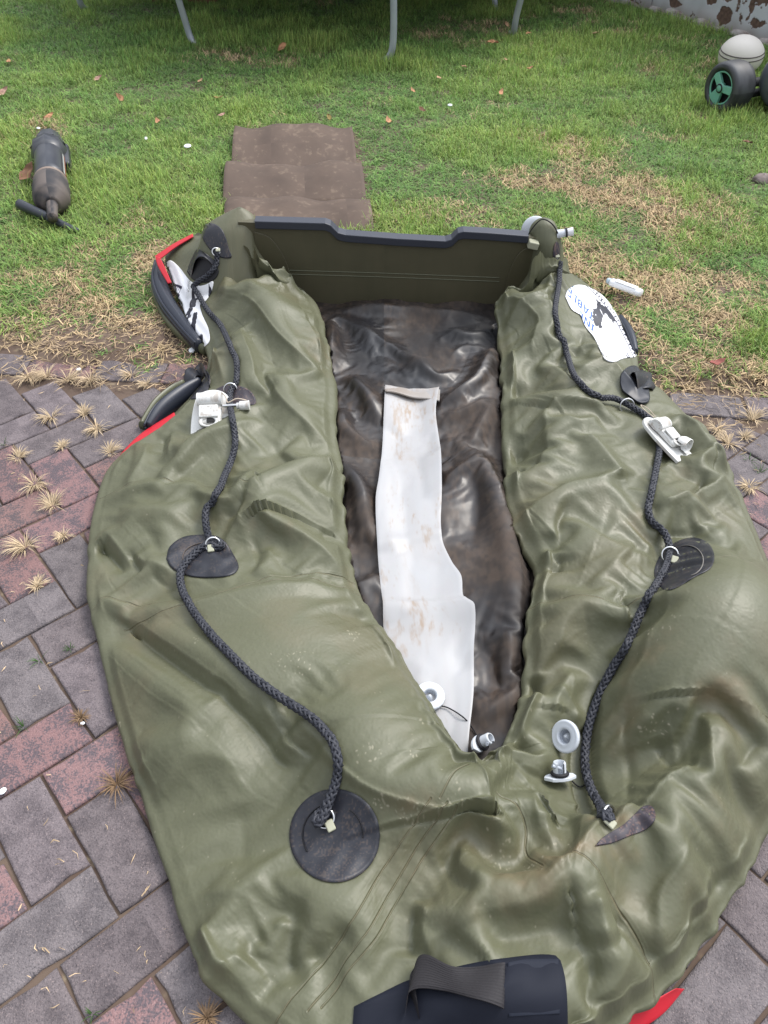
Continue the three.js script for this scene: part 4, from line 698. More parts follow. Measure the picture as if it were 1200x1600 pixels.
const blots = (g, x, y, w, h, n, rot = 0) => { g.save(); g.translate(x, y); g.rotate(rot); g.fillStyle = '#20202c'; for (let i = 0; i < n; i++) { g.beginPath(); g.ellipse(rr(-1, 1) * w, rr(-1, 1) * h, rr(8, 20), rr(5, 11), rr(0, 3), 0, 7); g.fill(); } g.restore(); };
reseed(31);
const badgeR = badge((g, w, h) => {
  inkBand(g, [[215, 60], [290, 110], [360, 190], [405, 290], [440, 400], [470, 450]], 34, 70); inkBand(g, [[360, 400], [400, 450], [450, 452], [470, 420]], 18, 24);
  blots(g, 290, 190, 36, 20, 40, .4); blots(g, 215, 262, 26, 34, 40, .5); blots(g, 250, 220, 34, 20, 34, -.6); blots(g, 335, 225, 20, 18, 18, .5);
  g.fillStyle = '#1f4f9a'; g.font = 'bold 64px sans-serif'; g.textAlign = 'center';
  g.save(); g.translate(95, 190); g.rotate(.60 + Math.PI); g.fillText('INE', -74, -46); g.fillText('TABLES', -4, 16); g.fillText('O', 62, 76); g.restore();
}, 512, 512);
const badgeL = badge((g, w, h) => { inkBand(g, [[60, 190], [120, 165], [200, 210]], 30, 24); inkBand(g, [[70, 190], [150, 260], [240, 350], [330, 440], [400, 500]], 40, 80); blots(g, 330, 330, 22, 40, 34, .5); blots(g, 370, 410, 16, 40, 26, .2); blots(g, 420, 480, 34, 8, 14, .4); blots(g, 470, 300, 6, 6, 4); }, 512, 512);
const uvBox = (pts) => { const q = hits(pts), x = q.map((p) => p[0]), z = q.map((p) => p[1]), a = Math.min(...x), b = Math.max(...x), c = Math.min(...z), d = Math.max(...z); return (X, Z) => [(X - a) / (b - a), 1 - (Z - c) / (d - c)]; };
{
  const R = [[883, 464], [886, 455], [900, 446], [918, 448], [944, 464], [964, 493], [980, 528], [994, 549], [994, 557], [975, 560], [957, 566], [945, 562], [938, 548], [928, 528], [914, 510], [906, 492], [893, 484]];
  sheetPx(R, badgeR, 'badge', { uvf: uvBox(R), rings: 20, off: .004 }).userData.label = 'white badge with blue letters and a black drawing';
  const L = [[259, 412], [266, 407], [280, 418], [296, 438], [310, 447], [322, 445], [333, 440], [331, 455], [322, 470], [313, 476], [316, 492], [326, 515], [327, 534], [312, 545], [304, 522], [290, 492], [274, 456]];
  sheetPx(L, badgeL, 'badge', { uvf: uvBox(L), rings: 20, off: .004, n: 110 }).userData.label = 'folded white badge with a black drawing';
}
// --- oarlocks
const dirtyWhite = (() => { const t = texOf(256, 256, (a, b) => { const n = fbm(a * 6, b * 6, 4); return mixc([.62, .62, .60], [.33, .28, .23], sm(.5, .8, n) * .7); }, true); return std({ map: t, roughness: .45 }); })();
const darkHole = std({ rgb: [.02, .02, .02], roughness: .9 });
function oarlock(p, rot, label, open) {
  const g = new THREE.Group(); g.name = 'oarlock'; g.userData.label = label; boat.add(g); g.position.set(p[0] - BX, p[1], p[2] - BZ); g.rotation.set(...rot);
  if (open) g.scale.set(.82, .7, .95); const s = new THREE.Shape(); s.moveTo(-.052, .078); s.lineTo(.052, .078); s.quadraticCurveTo(.056, .0, .044, -.05); s.quadraticCurveTo(.03, -.075, 0, -.075); s.quadraticCurveTo(-.03, -.075, -.042, -.05); s.quadraticCurveTo(-.056, .0, -.052, .078);
  const pl = new THREE.ExtrudeGeometry(s, { depth: .008, bevelEnabled: true, bevelSize: .003, bevelThickness: .003, bevelSegments: 2 }); pl.rotateX(Math.PI / 2); part('base_plate', pl, dirtyWhite, g);
  const b = new RoundedBoxGeometry(.062, .024, .10, 3, .009); b.translate(0, .016, -.01); part('body', b, dirtyWhite, g);
  const c = new THREE.CylinderGeometry(.019, .019, .066, 24); c.rotateZ(Math.PI / 2); c.translate(0, .027, -.034); part('barrel', c, dirtyWhite, g);
  const f = new RoundedBoxGeometry(.052, .008, .036, 3, .0035); f.rotateX(.12); f.translate(-.002, .034, .006); part('clasp', f, dirtyWhite, g);
  const h = new RoundedBoxGeometry(.022, .004, .014, 2, .0018); h.translate(.004, .0285, .031); part('slot', h, darkHole, g);
  const lip = new THREE.TorusGeometry(.015, .0035, 8, 24); lip.rotateX(Math.PI / 2); lip.scale(1.5, 1, .9); lip.translate(-.002, .028, .034); part('lip', lip, dirtyWhite, g);
  if (open) { const u = new THREE.LatheGeometry([[.004, 0], [.020, .004], [.027, .016], [.029, .034], [.025, .034], [.021, .016], [.004, .006]].map((q) => new THREE.Vector2(...q)), 24, 0, 4.4); u.rotateX(1.25); u.translate(.004, .026, .03); part('cup', u, dirtyWhite, g); }
  else { const pin = new THREE.CylinderGeometry(.0045, .0045, .05, 12); pin.rotateZ(Math.PI / 2); pin.translate(.06, .026, -.012); part('pin', pin, plain.chrome, g); const k = new THREE.CylinderGeometry(.013, .014, .026, 8); k.rotateZ(Math.PI / 2); k.translate(.094, .026, -.010); const k2 = new THREE.CylinderGeometry(.009, .009, .01, 8); k2.rotateZ(Math.PI / 2); k2.translate(.078, .026, -.010); part('knob', mergeGeometries([k, k2]), dirtyWhite, g); }
  part('cord', sweep(crv(open ? [[.0, .03, -.06], [-.01, .036, -.09], [-.018, .03, -.108], [-.024, .03, -.09], [-.012, .03, -.06]] : [[.034, .03, -.05], [.046, .04, -.03], [.05, .036, -.016], [.075, .04, -.024], [.1, .036, -.02]], 24), .0016, 6), std({ rgb: [.5, .42, .33], roughness: .8 }), g);
}
{ const p = hit(332, 655); oarlock([p[0], p[1] + .014, p[2]], [.42, .06, .0], 'white plastic oarlock with a pin on the left tube', false); const q = hit(1036, 694); oarlock([q[0], q[1] + .022, q[2]], [.35, .60, -.55], 'white plastic oarlock on the right tube', true); }
// --- valves and their stoppers
const pale = std({ rgb: [.55, .58, .62], roughness: .42 }), greyP = std({ rgb: [.34, .37, .42], roughness: .4 });
function placed(name, p, rot, label) { const g = new THREE.Group(); g.name = name; g.userData.label = label; boat.add(g); g.position.set(p[0] - BX, p[1], p[2] - BZ); g.rotation.set(...rot); return g; }
const lathe = (pts, n = 32) => new THREE.LatheGeometry(pts.map((q) => new THREE.Vector2(...q)), n);
function valve(p, rot, R, label) { const g = placed('valve', p, rot, label); part('flange', lathe([[R * .42, .002], [R * .5, .007], [R * .62, .004], [R * .85, .006], [R * .97, .005], [R, .002], [R * .97, -.003], [R * .4, -.003]]), pale, g); part('seat', lathe([[0, -.010], [R * .40, -.010], [R * .44, .004]]), greyP, g); part('spindle', lathe([[0, .004], [R * .10, .003], [R * .13, -.002], [R * .20, -.004], [R * .24, -.010]]), pale, g); }
function stopper(p, rot, label) {
  const g = placed('stopper', p, rot, label); g.scale.setScalar(.82);
  const wing = new THREE.Shape(); wing.moveTo(-.034, 0); wing.quadraticCurveTo(-.03, .012, -.014, .016); wing.quadraticCurveTo(0, .02, .014, .016); wing.lineTo(.032, .008); wing.lineTo(.034, -.004); wing.lineTo(.018, -.014); wing.quadraticCurveTo(0, -.02, -.02, -.014); wing.closePath();
  const w = new THREE.ExtrudeGeometry(wing, { depth: .005, bevelEnabled: true, bevelSize: .0015, bevelThickness: .0015, bevelSegments: 2 }); w.rotateX(-Math.PI / 2); part('wing', w, pale, g);
  const o = new THREE.TorusGeometry(.0165, .0042, 12, 28); o.rotateX(Math.PI / 2); o.translate(0, .0115, 0); part('seal', o, stitch, g);
  const cut = lathe([[.0145, .006], [.0145, .034], [.0125, .038], [.010, .038], [.010, .006]], 28); part('sleeve', new THREE.LatheGeometry([[.0145, .006], [.0145, .034], [.0125, .038], [.0095, .038], [.0095, .006]].map((q) => new THREE.Vector2(...q)), 28, .5, 5.2), pale, g);
  const pin = new THREE.CylinderGeometry(.004, .004, .022, 10); pin.rotateZ(1.2); pin.translate(-.008, .028, .006); part('peg', pin, greyP, g);
}
{
  const a = hit(885, 1163); valve([a[0] - .006, a[1] + .03, a[2]], [.5, 0, .85], .031, 'grey white valve flange standing on edge');
  const b = hit(873, 1222); stopper([b[0], b[1] + .014, b[2]], [-.75, .1, .05], 'pale stopper standing upright beside the right rope');
  const c = un(671, 1093, .02); valve([c[0], .032, c[1]], [.06, 0, -.05], .031, 'white valve half under the left fold');
  const d = hit(757, 1174); stopper([d[0] - .012, d[1] + .018, d[2] - .006], [.55, .5, -.9], 'pale stopper lying on the black floor');
  bpart('cord', sweep(crv(onto([[684, 1104], [700, 1108], [725, 1124], [738, 1140], [748, 1158], [752, 1168]], .005), 40), .0014, 6), stitch); bpart('cord', sweep(crv(onto([[893, 1222], [905, 1231], [915, 1226], [920, 1210]], .004), 20), .0014, 6), stitch);
  const e = unz(880, 362, -2.45), q = placed('drain_plug', e, [0, 0, 0], 'white plug on the right tube end');
  const cy = (r1, r2, l, x, m, n) => { const k = new THREE.CylinderGeometry(r1, r2, l, 20); k.rotateZ(-Math.PI / 2); k.rotateZ(.18); k.translate(x, x * .18, .01); part(n, k, m, q); };
  cy(.012, .014, .03, -.008, pale, 'neck'); cy(.0155, .0155, .006, .008, stitch, 'seal'); cy(.014, .012, .02, .02, std({ rgb: [.7, .7, .72], roughness: .4 }), 'cap');
  bpart('seam_cord', sweep(crv([[822, 372], [834, 354], [846, 343], [856, 345], [866, 354], [874, 370]].map(([u, v]) => { const p = unz(u, v, -2.43); return p; }), 40), .0022, 6), stitch);
  const wp = lathe([[0, .006], [.03, .005], [.044, .002], [.046, -.004]]); wp.rotateX(1.2); wp.translate(...unz(836, 360, -2.52)); bpart('white_patch', wp, pale);
  const et = (u, v, w, h, d, n) => { const p = unz(u, v, TZ), b = new RoundedBoxGeometry(w, h, d, 2, .004); b.rotateZ(-.22); b.translate(p[0], p[1], p[2] + .008); bpart(n, b, cream); }; et(832, 379, .034, .024, .04, 'rim_end');
}

// ---------------------------------------------------------------- things on the lawn
const noisy = (a, b, f = 6, o = 4) => texOf(256, 256, (u, v) => mixc(a, b, sm(.25, .75, fbm(u * f, v * f, o))), true);
{ // hand pump lying on its side, handle towards the boat
  const h = un(84, 346, .055), e = un(76, 214, .07), dx = e[0] - h[0], dz = e[1] - h[1], L = Math.hypot(dx, dz);
  const pump = thing('hand_pump', 'black hand pump lying in the grass with its handle towards the pavers', 'hand pump', [h[0], .07, h[1]]);
  pump.rotation.y = Math.atan2(-dx, -dz); const q = new THREE.Group(); void q;
  const ax = (pts, n = 32) => { const g = lathe(pts.map(([r, t]) => [r, t * L]), n); g.rotateX(-Math.PI / 2); return g; };   // along -z
  const dusty = std({ map: noisy([.022, .021, .024], [.105, .085, .075], 5), roughness: .75 }), navy = std({ map: noisy([.012, .015, .024], [.05, .052, .058], 4), roughness: .38 });
  part('rod', ax([[0, .0], [.020, .0], [.022, .10], [.026, .16], [0, .16]], 16), dusty, pump);
  part('end_cap', ax([[0, .135], [.028, .13], [.036, .14], [.06, .17], [.072, .20], [.074, .30], [.070, .36], [.063, .37], [0, .37]]), dusty, pump);
  part('band', ax([[.064, .365], [.069, .37], [.069, .385], [.064, .39]]), std({ rgb: [.20, .15, .12], roughness: .6 }), pump);
  part('barrel', ax([[0, .38], [.062, .38], [.064, .45], [.064, .70], [.060, .73], [0, .73]]), navy, pump);
  part('label', (() => { const g = new THREE.CylinderGeometry(.0652, .0652, L * .25, 20, 1, true, 1.05, .5); g.rotateX(-Math.PI / 2); g.translate(0, 0, -.54 * L); return g; })(), std({ map: texOf(64, 64, (a) => (a > .6 ? [.20, .06, .03] : a > .25 ? [.34, .34, .33] : [.03, .03, .04]), true), roughness: .5 }), pump);
  const hex = new THREE.CylinderGeometry(.05, .082, L * .20, 8, 1); hex.rotateX(-Math.PI / 2); hex.rotateZ(Math.PI / 8); hex.scale(1, .8, 1); hex.translate(0, 0, -.90 * L); part('foot', hex, navy, pump);
  part('collar', ax([[.058, .70], [.072, .72], [.080, .76], [.080, .80], [0, .80]], 8), navy, pump);
  for (let i = 0; i < 5; i++) { const r = new RoundedBoxGeometry(.072 - .004 * i, .007, .010, 2, .003); r.rotateX(.28); r.translate(0, .058 - i * .0055, -(.835 + i * .032) * L); part('grip_rib', r, navy, pump); }
  const hose = new RoundedBoxGeometry(.03, .05, L * .26, 3, .012); hose.translate(.07, -.02, -.74 * L); part('nozzle', hose, navy, pump);
  const a = un(32, 323, .05), b = un(76, 342, .045), c = un(122, 360, .02), loc = (p, y) => { const v = new THREE.Vector3(p[0] - h[0], y - .07, p[1] - h[1]); return v.applyAxisAngle(new THREE.Vector3(0, 1, 0), -pump.rotation.y).toArray(); };
  part('handle', sweep([loc(a, .06), loc(b, .052)].flatMap((p, i, r) => i ? [p] : Array.from({ length: 12 }, (_, k) => p.map((x, j) => lerp(x, r[1][j], k / 12)))), (t) => .021 - .004 * t, 14), std({ rgb: [.030, .034, .044], roughness: .35 }), pump);
  part('handle', sweep(Array.from({ length: 12 }, (_, k) => loc(b, .05).map((x, j) => lerp(x, loc(c, .015)[j], k / 11))), (t) => .016 - .004 * t, 14), std({ rgb: [.030, .034, .044], roughness: .35 }), pump);
}
{ // brown corrugated mat
  const A = un(350, 368), Bq = un(585, 370), A2 = un(369, 213), B2 = un(560, 212), mt = texOf(512, 512, (a, b) => { const n = fbm(a * 5, b * 5, 5), g = fbm(a * 26, b * 26, 3), s = vn(a * 140, b * 140); return mixc(mixc([.056, .037, .027], [.112, .076, .055], n), [.19, .14, .10], sm(.58, .8, g * .6 + n * .4) * .5 + .15 * sm(.97, .99, s)); }, true);
  const m = std({ map: mt, roughness: .82, bumpMap: mt, bumpScale: .004 }), mat = thing('floor_mat', 'muddy brown folded mat on the grass behind the boat', 'mat', [A[0], 0, A[1]]);
  const row = [[0, .26, .0, .0], [.27, .58, -.018, -.012], [.59, 1, .0, -.03]];
  row.forEach(([f0, f1, oL, oR], k) => {
    const P = (s, f) => { const l = [lerp(A[0], A2[0], f), lerp(A[1], A2[1], f)], r = [lerp(Bq[0], B2[0], f), lerp(Bq[1], B2[1], f)]; return [lerp(l[0] + oL, r[0] + oR, s), lerp(l[1], r[1], s)]; };
    const nS = 40, nT = 16, pos = [], uv = [], idx = [];
    for (let side = 0; side < 2; side++) for (let j = 0; j <= nT; j++) for (let i = 0; i <= nS; i++) {
      const t = j / nT, s = i / nS, f = lerp(f0, f1 + .012, t), p = P(s, f), wav = .005 * Math.sin(s * 7 + k * 2.1) + .004 * Math.sin(s * 17 + k);
      const y = .012 + .036 * Math.sin(Math.PI * (.08 + .80 * t) ** 1.15) + wav * (.4 + t) - .012 * k * (1 - t) + .01 * k - side * .009;
      pos.push(p[0] - A[0], y, p[1] - A[1] + .012 * Math.sin(s * 9 + k * 3) * t); uv.push(s * 1.2 + k * .31, t * .6 + k * .37);
    }
    const S = (nS + 1) * (nT + 1), W = nS + 1, q = (a, b, c, d) => idx.push(a, b, c, b, d, c);
    for (let j = 0; j < nT; j++) { for (let i = 0; i < nS; i++) { const a = j * W + i; q(a, a + 1, a + W, a + W + 1); q(S + a, S + a + W, S + a + 1, S + a + W + 1); } q(j * W, j * W + W, S + j * W, S + j * W + W); q(j * W + nS, S + j * W + nS, j * W + W + nS, S + j * W + W + nS); }
    for (let i = 0; i < nS; i++) { q(i, S + i, i + 1, S + i + 1); const a = nT * W + i; q(a, a + 1, S + a, S + a + 1); }
    part('panel', geo(pos, idx, uv), m, mat);
  });
}
{ // trampoline: only its legs show, its mat shades the grass at the back
  const galv = std({ map: noisy([.32, .35, .39], [.46, .49, .53], 5), metalness: .3, roughness: .42 }), t = thing('trampoline', 'round trampoline on grey steel legs at the back of the lawn', 'trampoline', [-.33, 0, -7.1]);
  const lc = (u, v) => { const p = un(u, v); return [p[0] + .33, 0, p[1] + 7.1]; }, R = 1.88, H0 = .86;
  const up = (p) => { const a = Math.atan2(p[2], p[0]); return [Math.cos(a) * R, H0, Math.sin(a) * R]; };
  const U = (a, b) => { const A = up(a), B = up(b), r = .10, da = b.map((x, i) => x - a[i]), l = Math.hypot(...da), d = da.map((x) => x / l); return sweep(crv([A, [lerp(A[0], a[0], .5), H0 / 2, lerp(A[2], a[2], .5)], [a[0], r * 1.2, a[2]], [a[0] + d[0] * r * .25, .035, a[2] + d[2] * r * .25], [a[0] + d[0] * r, .0, a[2] + d[2] * r], [a[0] + d[0] * r * 2.2, -.016, a[2] + d[2] * r * 2.2], [b[0] - d[0] * r * 2.2, -.016, b[2] - d[2] * r * 2.2], [b[0] - d[0] * r, .0, b[2] - d[2] * r], [b[0] - d[0] * r * .25, .035, b[2] - d[2] * r * .25], [b[0], r * 1.2, b[2]], [lerp(B[0], b[0], .5), H0 / 2, lerp(B[2], b[2], .5)], B], 90), .0205, 12); };
  const L2 = lc(297, 74), L3 = lc(614, 100), L4 = lc(803, 60), L5 = lc(772, 14), L1 = lc(128, 20);
  part('leg', U(L3, L2), galv, t); part('leg', U(L4, L5), galv, t); part('leg', U(L1, [-1.7, 0, 1.35 - 1.7]), galv, t); part('leg', U([-.6, 0, -1.78], [.7, 0, -1.74]), galv, t);
  const ring = new THREE.TorusGeometry(R, .021, 12, 90); ring.rotateX(Math.PI / 2); ring.translate(0, H0, 0); part('ring', ring, galv, t);
  const pad = new THREE.RingGeometry(R - .26, R + .03, 80); pad.rotateX(-Math.PI / 2); pad.translate(0, H0 + .03, 0); part('pad', pad, std({ rgb: [.02, .05, .14], roughness: .5 }), t);
  const md = new THREE.CylinderGeometry(R - .2, R - .2, .006, 80); md.translate(0, H0, 0); part('jump_mat', md, std({ rgb: [.012, .012, .013], roughness: .8 }), t);
}
{ // garden wall with peeling white paint
  const W1 = un(930, -2), W2 = un(1200, 74), L = Math.hypot(W2[0] - W1[0], W2[1] - W1[1]), d = [(W2[0] - W1[0]) / L, (W2[1] - W1[1]) / L];
  const wall = thing('garden_wall', 'low wall with peeling white paint at the edge of the lawn', 'wall', [W1[0], 0, W1[1]]); wall.rotation.y = -Math.atan2(d[1], d[0]);
  const spots = [[1.44, .42, .16, .30], [1.17, .12, .045, .05], [1.26, .36, .035, .16], [.52, .22, .09, .06], [.30, .12, .07, .04], [1.05, .17, .05, .03], [.75, .1, .05, .03], [1.36, .2, .03, .08], [1.62, .5, .09, .2], [.1, .3, .1, .06]];
  const paint = texOf(1024, 512, (a, b) => {
    const s = a * 4 - 1.5, y = b * 1.4, n = fbm(s * 9, y * 9, 5), f = vn(s * 70, y * 70); let k = sm(.66, .70, n + .1 * (f - .5));
    for (const [ss, yy, rs, ry] of spots) k = Math.max(k, sm(1.06, .98, Math.hypot((s - ss) / rs, (y - yy) / ry) + 2.4 * (fbm(s * 11, y * 11, 5) - .5)));
    const low = sm(.16, .0, y + .10 * (fbm(s * 6, y * 3, 3) - .5));
    const white = mixc([.50, .52, .55], [.64, .66, .69], fbm(s * 5, y * 3, 4)); return mixc(mixc(white, [.26, .21, .18], low * .85), mixc([.085, .052, .038], [.16, .10, .075], f), k);
  }, true);
  const pm = std({ map: paint, roughness: .85, bumpMap: paint, bumpScale: .006 }); let s = -1.5, k = 0; reseed(17);
  const foot = std({ map: noisy([.16, .12, .10], [.42, .39, .37], 6), roughness: .95 });
  for (const e of [-.42, .56, 1.62, 2.5]) {
    const w = e - s - .012, g = new THREE.BoxGeometry(w, 1.4, .12, 40, 40, 1), p = g.attributes.position, u = g.attributes.uv;
    for (let i = 0; i < p.count; i++) { const x = p.getX(i) + s + w / 2, y = p.getY(i) + .7; if (p.getZ(i) > .05) p.setZ(i, p.getZ(i) + .014 * (fbm(x * 5, y * 5, 4) - .5) + (y < .1 ? .02 * (fbm(x * 9, y * 4, 3) - .2) : 0)); u.setXY(i, (x + 1.5) / 4, y / 1.4); }
    g.translate(s + w / 2, .7, -.06); g.computeVertexNormals(); part('wall_panel', g, pm, wall); s = e; k++;
  }
  for (let i = 0; i < 16; i++) { const x = -1.2 + i * .2 + rr(-.06, .06), g = new THREE.IcosahedronGeometry(rr(.04, .075), 2), p = g.attributes.position; for (let j = 0; j < p.count; j++) { const q = 1 + .5 * (fbm(p.getX(j) * 22 + i * 3, p.getY(j) * 22 + p.getZ(j) * 18, 2) - .5); p.setXYZ(j, p.getX(j) * q * 1.7, p.getY(j) * q * .7, p.getZ(j) * q * .6); } g.computeVertexNormals(); g.translate(x, rr(.0, .04), .0); part('loose_plaster', g, foot, wall); }
}
{ // ball
  const p = un(1158, 86, .1), ball = thing('ball', 'scuffed white ball with two dark lines by the wall', 'ball', [p[0], .098, p[1]]); ball.scale.set(1.06, .88, 1.06);
  const bt = texOf(256, 256, (a, b) => { const n = fbm(a * 8, b * 8, 4); return mixc([.66, .62, .56], [.40, .33, .24], sm(.45, .8, n * .6 + .5 * sm(.5, .1, b))); }, true);
  part('skin', new THREE.SphereGeometry(.118, 40, 30), std({ map: bt, roughness: .55 }), ball);
  for (const y of [.012, .034]) { const r = Math.sqrt(.1185 ** 2 - y * y), g = new THREE.TorusGeometry(r, .0032, 6, 60); g.rotateX(Math.PI / 2); g.translate(0, y, 0); g.rotateX(.12); g.rotateZ(.05); part('line', g, std({ rgb: [.09, .075, .07], roughness: .7 }), ball); }
}
{ // ride-on toy, cut by the picture's edge
  const p = un(1124, 138, .118), toy = thing('ride_on_toy', 'dark grey ride-on toy with a mint green wheel hub', 'ride-on toy', [p[0], .118, p[1]]); toy.rotation.y = Math.atan2(.42, .906);
  const tyre = std({ map: noisy([.020, .021, .025], [.055, .057, .064], 7), roughness: .55 }), mint = std({ rgb: [.17, .43, .33], roughness: .4 }), deep = std({ rgb: [.012, .012, .014], roughness: .7 }), grey = std({ rgb: [.075, .082, .10], roughness: .3 });
  const onX = (pts, n = 40, x = 0) => { const g = lathe(pts, n); g.rotateZ(-Math.PI / 2); g.translate(x, 0, 0); return g; };
  const w = new THREE.Group(); w.name = 'wheel'; toy.add(w);
  part('tyre', onX([[.078, .03], [.082, .004], [.095, 0], [.108, .004], [.118, .018], [.121, .05], [.121, .105], [.114, .13], [.095, .14], [.02, .14]]), tyre, w);
  part('well', onX([[0, .045], [.08, .04], [.082, .004]]), deep, w);
  const spoke = (a, wi) => { const s = new THREE.Shape(); s.moveTo(-.014, 0); s.lineTo(-wi, .072); s.quadraticCurveTo(0, .082, wi, .072); s.lineTo(.014, 0); const g = new THREE.ExtrudeGeometry(s, { depth: .014, bevelEnabled: true, bevelSize: .002, bevelThickness: .002, bevelSegments: 1 }); g.rotateZ(a); g.rotateY(-Math.PI / 2); g.translate(.02, 0, 0); return g; };
  part('spoke', spoke(.75, .018), mint, w); part('spoke', spoke(2.7, .034), mint, w); part('spoke', spoke(4.75, .017), mint, w);
  const hr = new THREE.TorusGeometry(.075, .005, 8, 40); hr.rotateY(Math.PI / 2); hr.translate(.012, 0, 0); part('hub_rim', hr, mint, w);
  part('hub', onX([[0, -.004], [.014, -.004], [.016, .002], [.024, .003], [.026, .02], [0, .02]], 28), mint, w); part('hub_ring', onX([[.016, -.0045], [.019, -.005], [.022, -.001]], 28), deep, w);
  part('axle', onX([[0, .12], [.022, .12], [.022, .44], [0, .44]], 20), deep, toy);
  const drum = onX([[0, -.012], [.02, -.012], [.05, -.004], [.10, -.010], [.128, .0], [.142, .02], [.146, .06], [.14, .12], [.0, .13]], 48); drum.rotateY(.75); drum.translate(.24, .055, .22); const dr = part('rear_wheel', drum, grey, toy);
  for (let i = 0; i < 6; i++) { const a = i / 6 * 6.283, g = new RoundedBoxGeometry(.012, .06, .022, 2, .005); g.translate(0, .072, 0); g.rotateX(a); g.translate(-.012, 0, 0); g.rotateY(.75); g.translate(.24, .055, .22); part('rib', g, grey, dr); }
  const br = new RoundedBoxGeometry(.36, .03, .05, 3, .012); br.translate(.26, -.03, .06); part('frame', br, deep, toy);
  const gr = new THREE.TorusGeometry(.035, .010, 10, 30, 4); gr.rotateY(-.4); gr.translate(.30, -.05, .36); part('green_clip', gr, std({ rgb: [.06, .34, .12], roughness: .4 }), toy);
}
{ // small white tube with print
  const a = un(946, 448, .02), b = un(1003, 470, .02), t = thing('glue_tube', 'white printed plastic tube lying on the dry grass', 'tube', [(a[0] + b[0]) / 2, .045, (a[1] + b[1]) / 2]); const L = Math.hypot(b[0] - a[0], b[1] - a[1]); t.rotation.y = -Math.atan2(b[1] - a[1], b[0] - a[0]);
  const [c, g] = canvas(512, 128); g.fillStyle = '#eceef0'; g.fillRect(0, 0, 512, 128); g.fillStyle = '#2d3a4d'; reseed(3); for (let i = 0; i < 9; i++) if (i !== 4) g.fillRect(120 + i * 30, 84 + rr(0, 4), rr(12, 24), 14); g.fillStyle = '#5b86b8'; for (let i = 0; i < 12; i++) g.fillRect(110 + i * 26, 62, rr(8, 20), 6);
  const ct = new THREE.CanvasTexture(c); ct.colorSpace = THREE.SRGBColorSpace; const body = lathe([[0, -.40 * L], [.012, -.40 * L], [.0165, -.36 * L], [.0165, .40 * L], [.0145, .44 * L], [0, .44 * L]], 28); body.rotateZ(-Math.PI / 2); body.scale(1, .8, 1); part('barrel', body, std({ rgb: [.74, .75, .77], roughness: .35 }), t);
  const lb = slab([[-.26 * L, .0150, -.008], [.3 * L, .0150, -.008]], [[-.26 * L, .0146, .010], [.3 * L, .0146, .010]], .001, 2, 4); const u = lb.attributes.uv; for (let i = 0; i < u.count; i++) u.setXY(i, u.getX(i), 1 - u.getY(i)); part('label', lb, std({ map: ct, roughness: .4 }), t);
  const cap = lathe([[0, -.50 * L], [.008, -.50 * L], [.010, -.47 * L], [.011, -.41 * L], [0, -.40 * L]], 20); cap.rotateZ(-Math.PI / 2); part('cap', cap, std({ rgb: [.42, .52, .58], roughness: .4 }), t);
}
function lump(name, u, v, r, sc, m, label, cat, sd) { const p = un(u, v, r * .4), g = new THREE.IcosahedronGeometry(r, 4), q = g.attributes.position; for (let j = 0; j < q.count; j++) { const f = 1 + .35 * (fbm(q.getX(j) / r * 1.4 + sd, q.getY(j) / r * 1.4 + q.getZ(j) / r, 3) - .5); q.setXYZ(j, q.getX(j) * f * sc[0], q.getY(j) * f * sc[1], q.getZ(j) * f * sc[2]); } g.computeVertexNormals(); const o = part(name, g, m, scene, [p[0], r * .3, p[1]]); tag(o, label, cat); }
lump('stone', 1192, 281, .035, [1.3, .8, 1], std({ map: noisy([.10, .075, .07], [.20, .16, .15]), roughness: .9 }), 'smooth brown stone at the right edge of the lawn', 'stone', 3);
{ const bm = std({ map: noisy([.11, .045, .032], [.22, .085, .06], 7), roughness: .95 }); [[262, 4, .2, 'old red brick under the trampoline, the left one'], [318, 6, -.1, 'old red brick under the trampoline, the right one']].forEach(([u, v, a, l]) => { const p = un(u, v), o = part('brick', new RoundedBoxGeometry(.22, .085, .105, 2, .007), bm, scene, [p[0], .05, p[1]]); o.rotation.set(.05, a, .04); tag(o, l, 'brick'); }); }

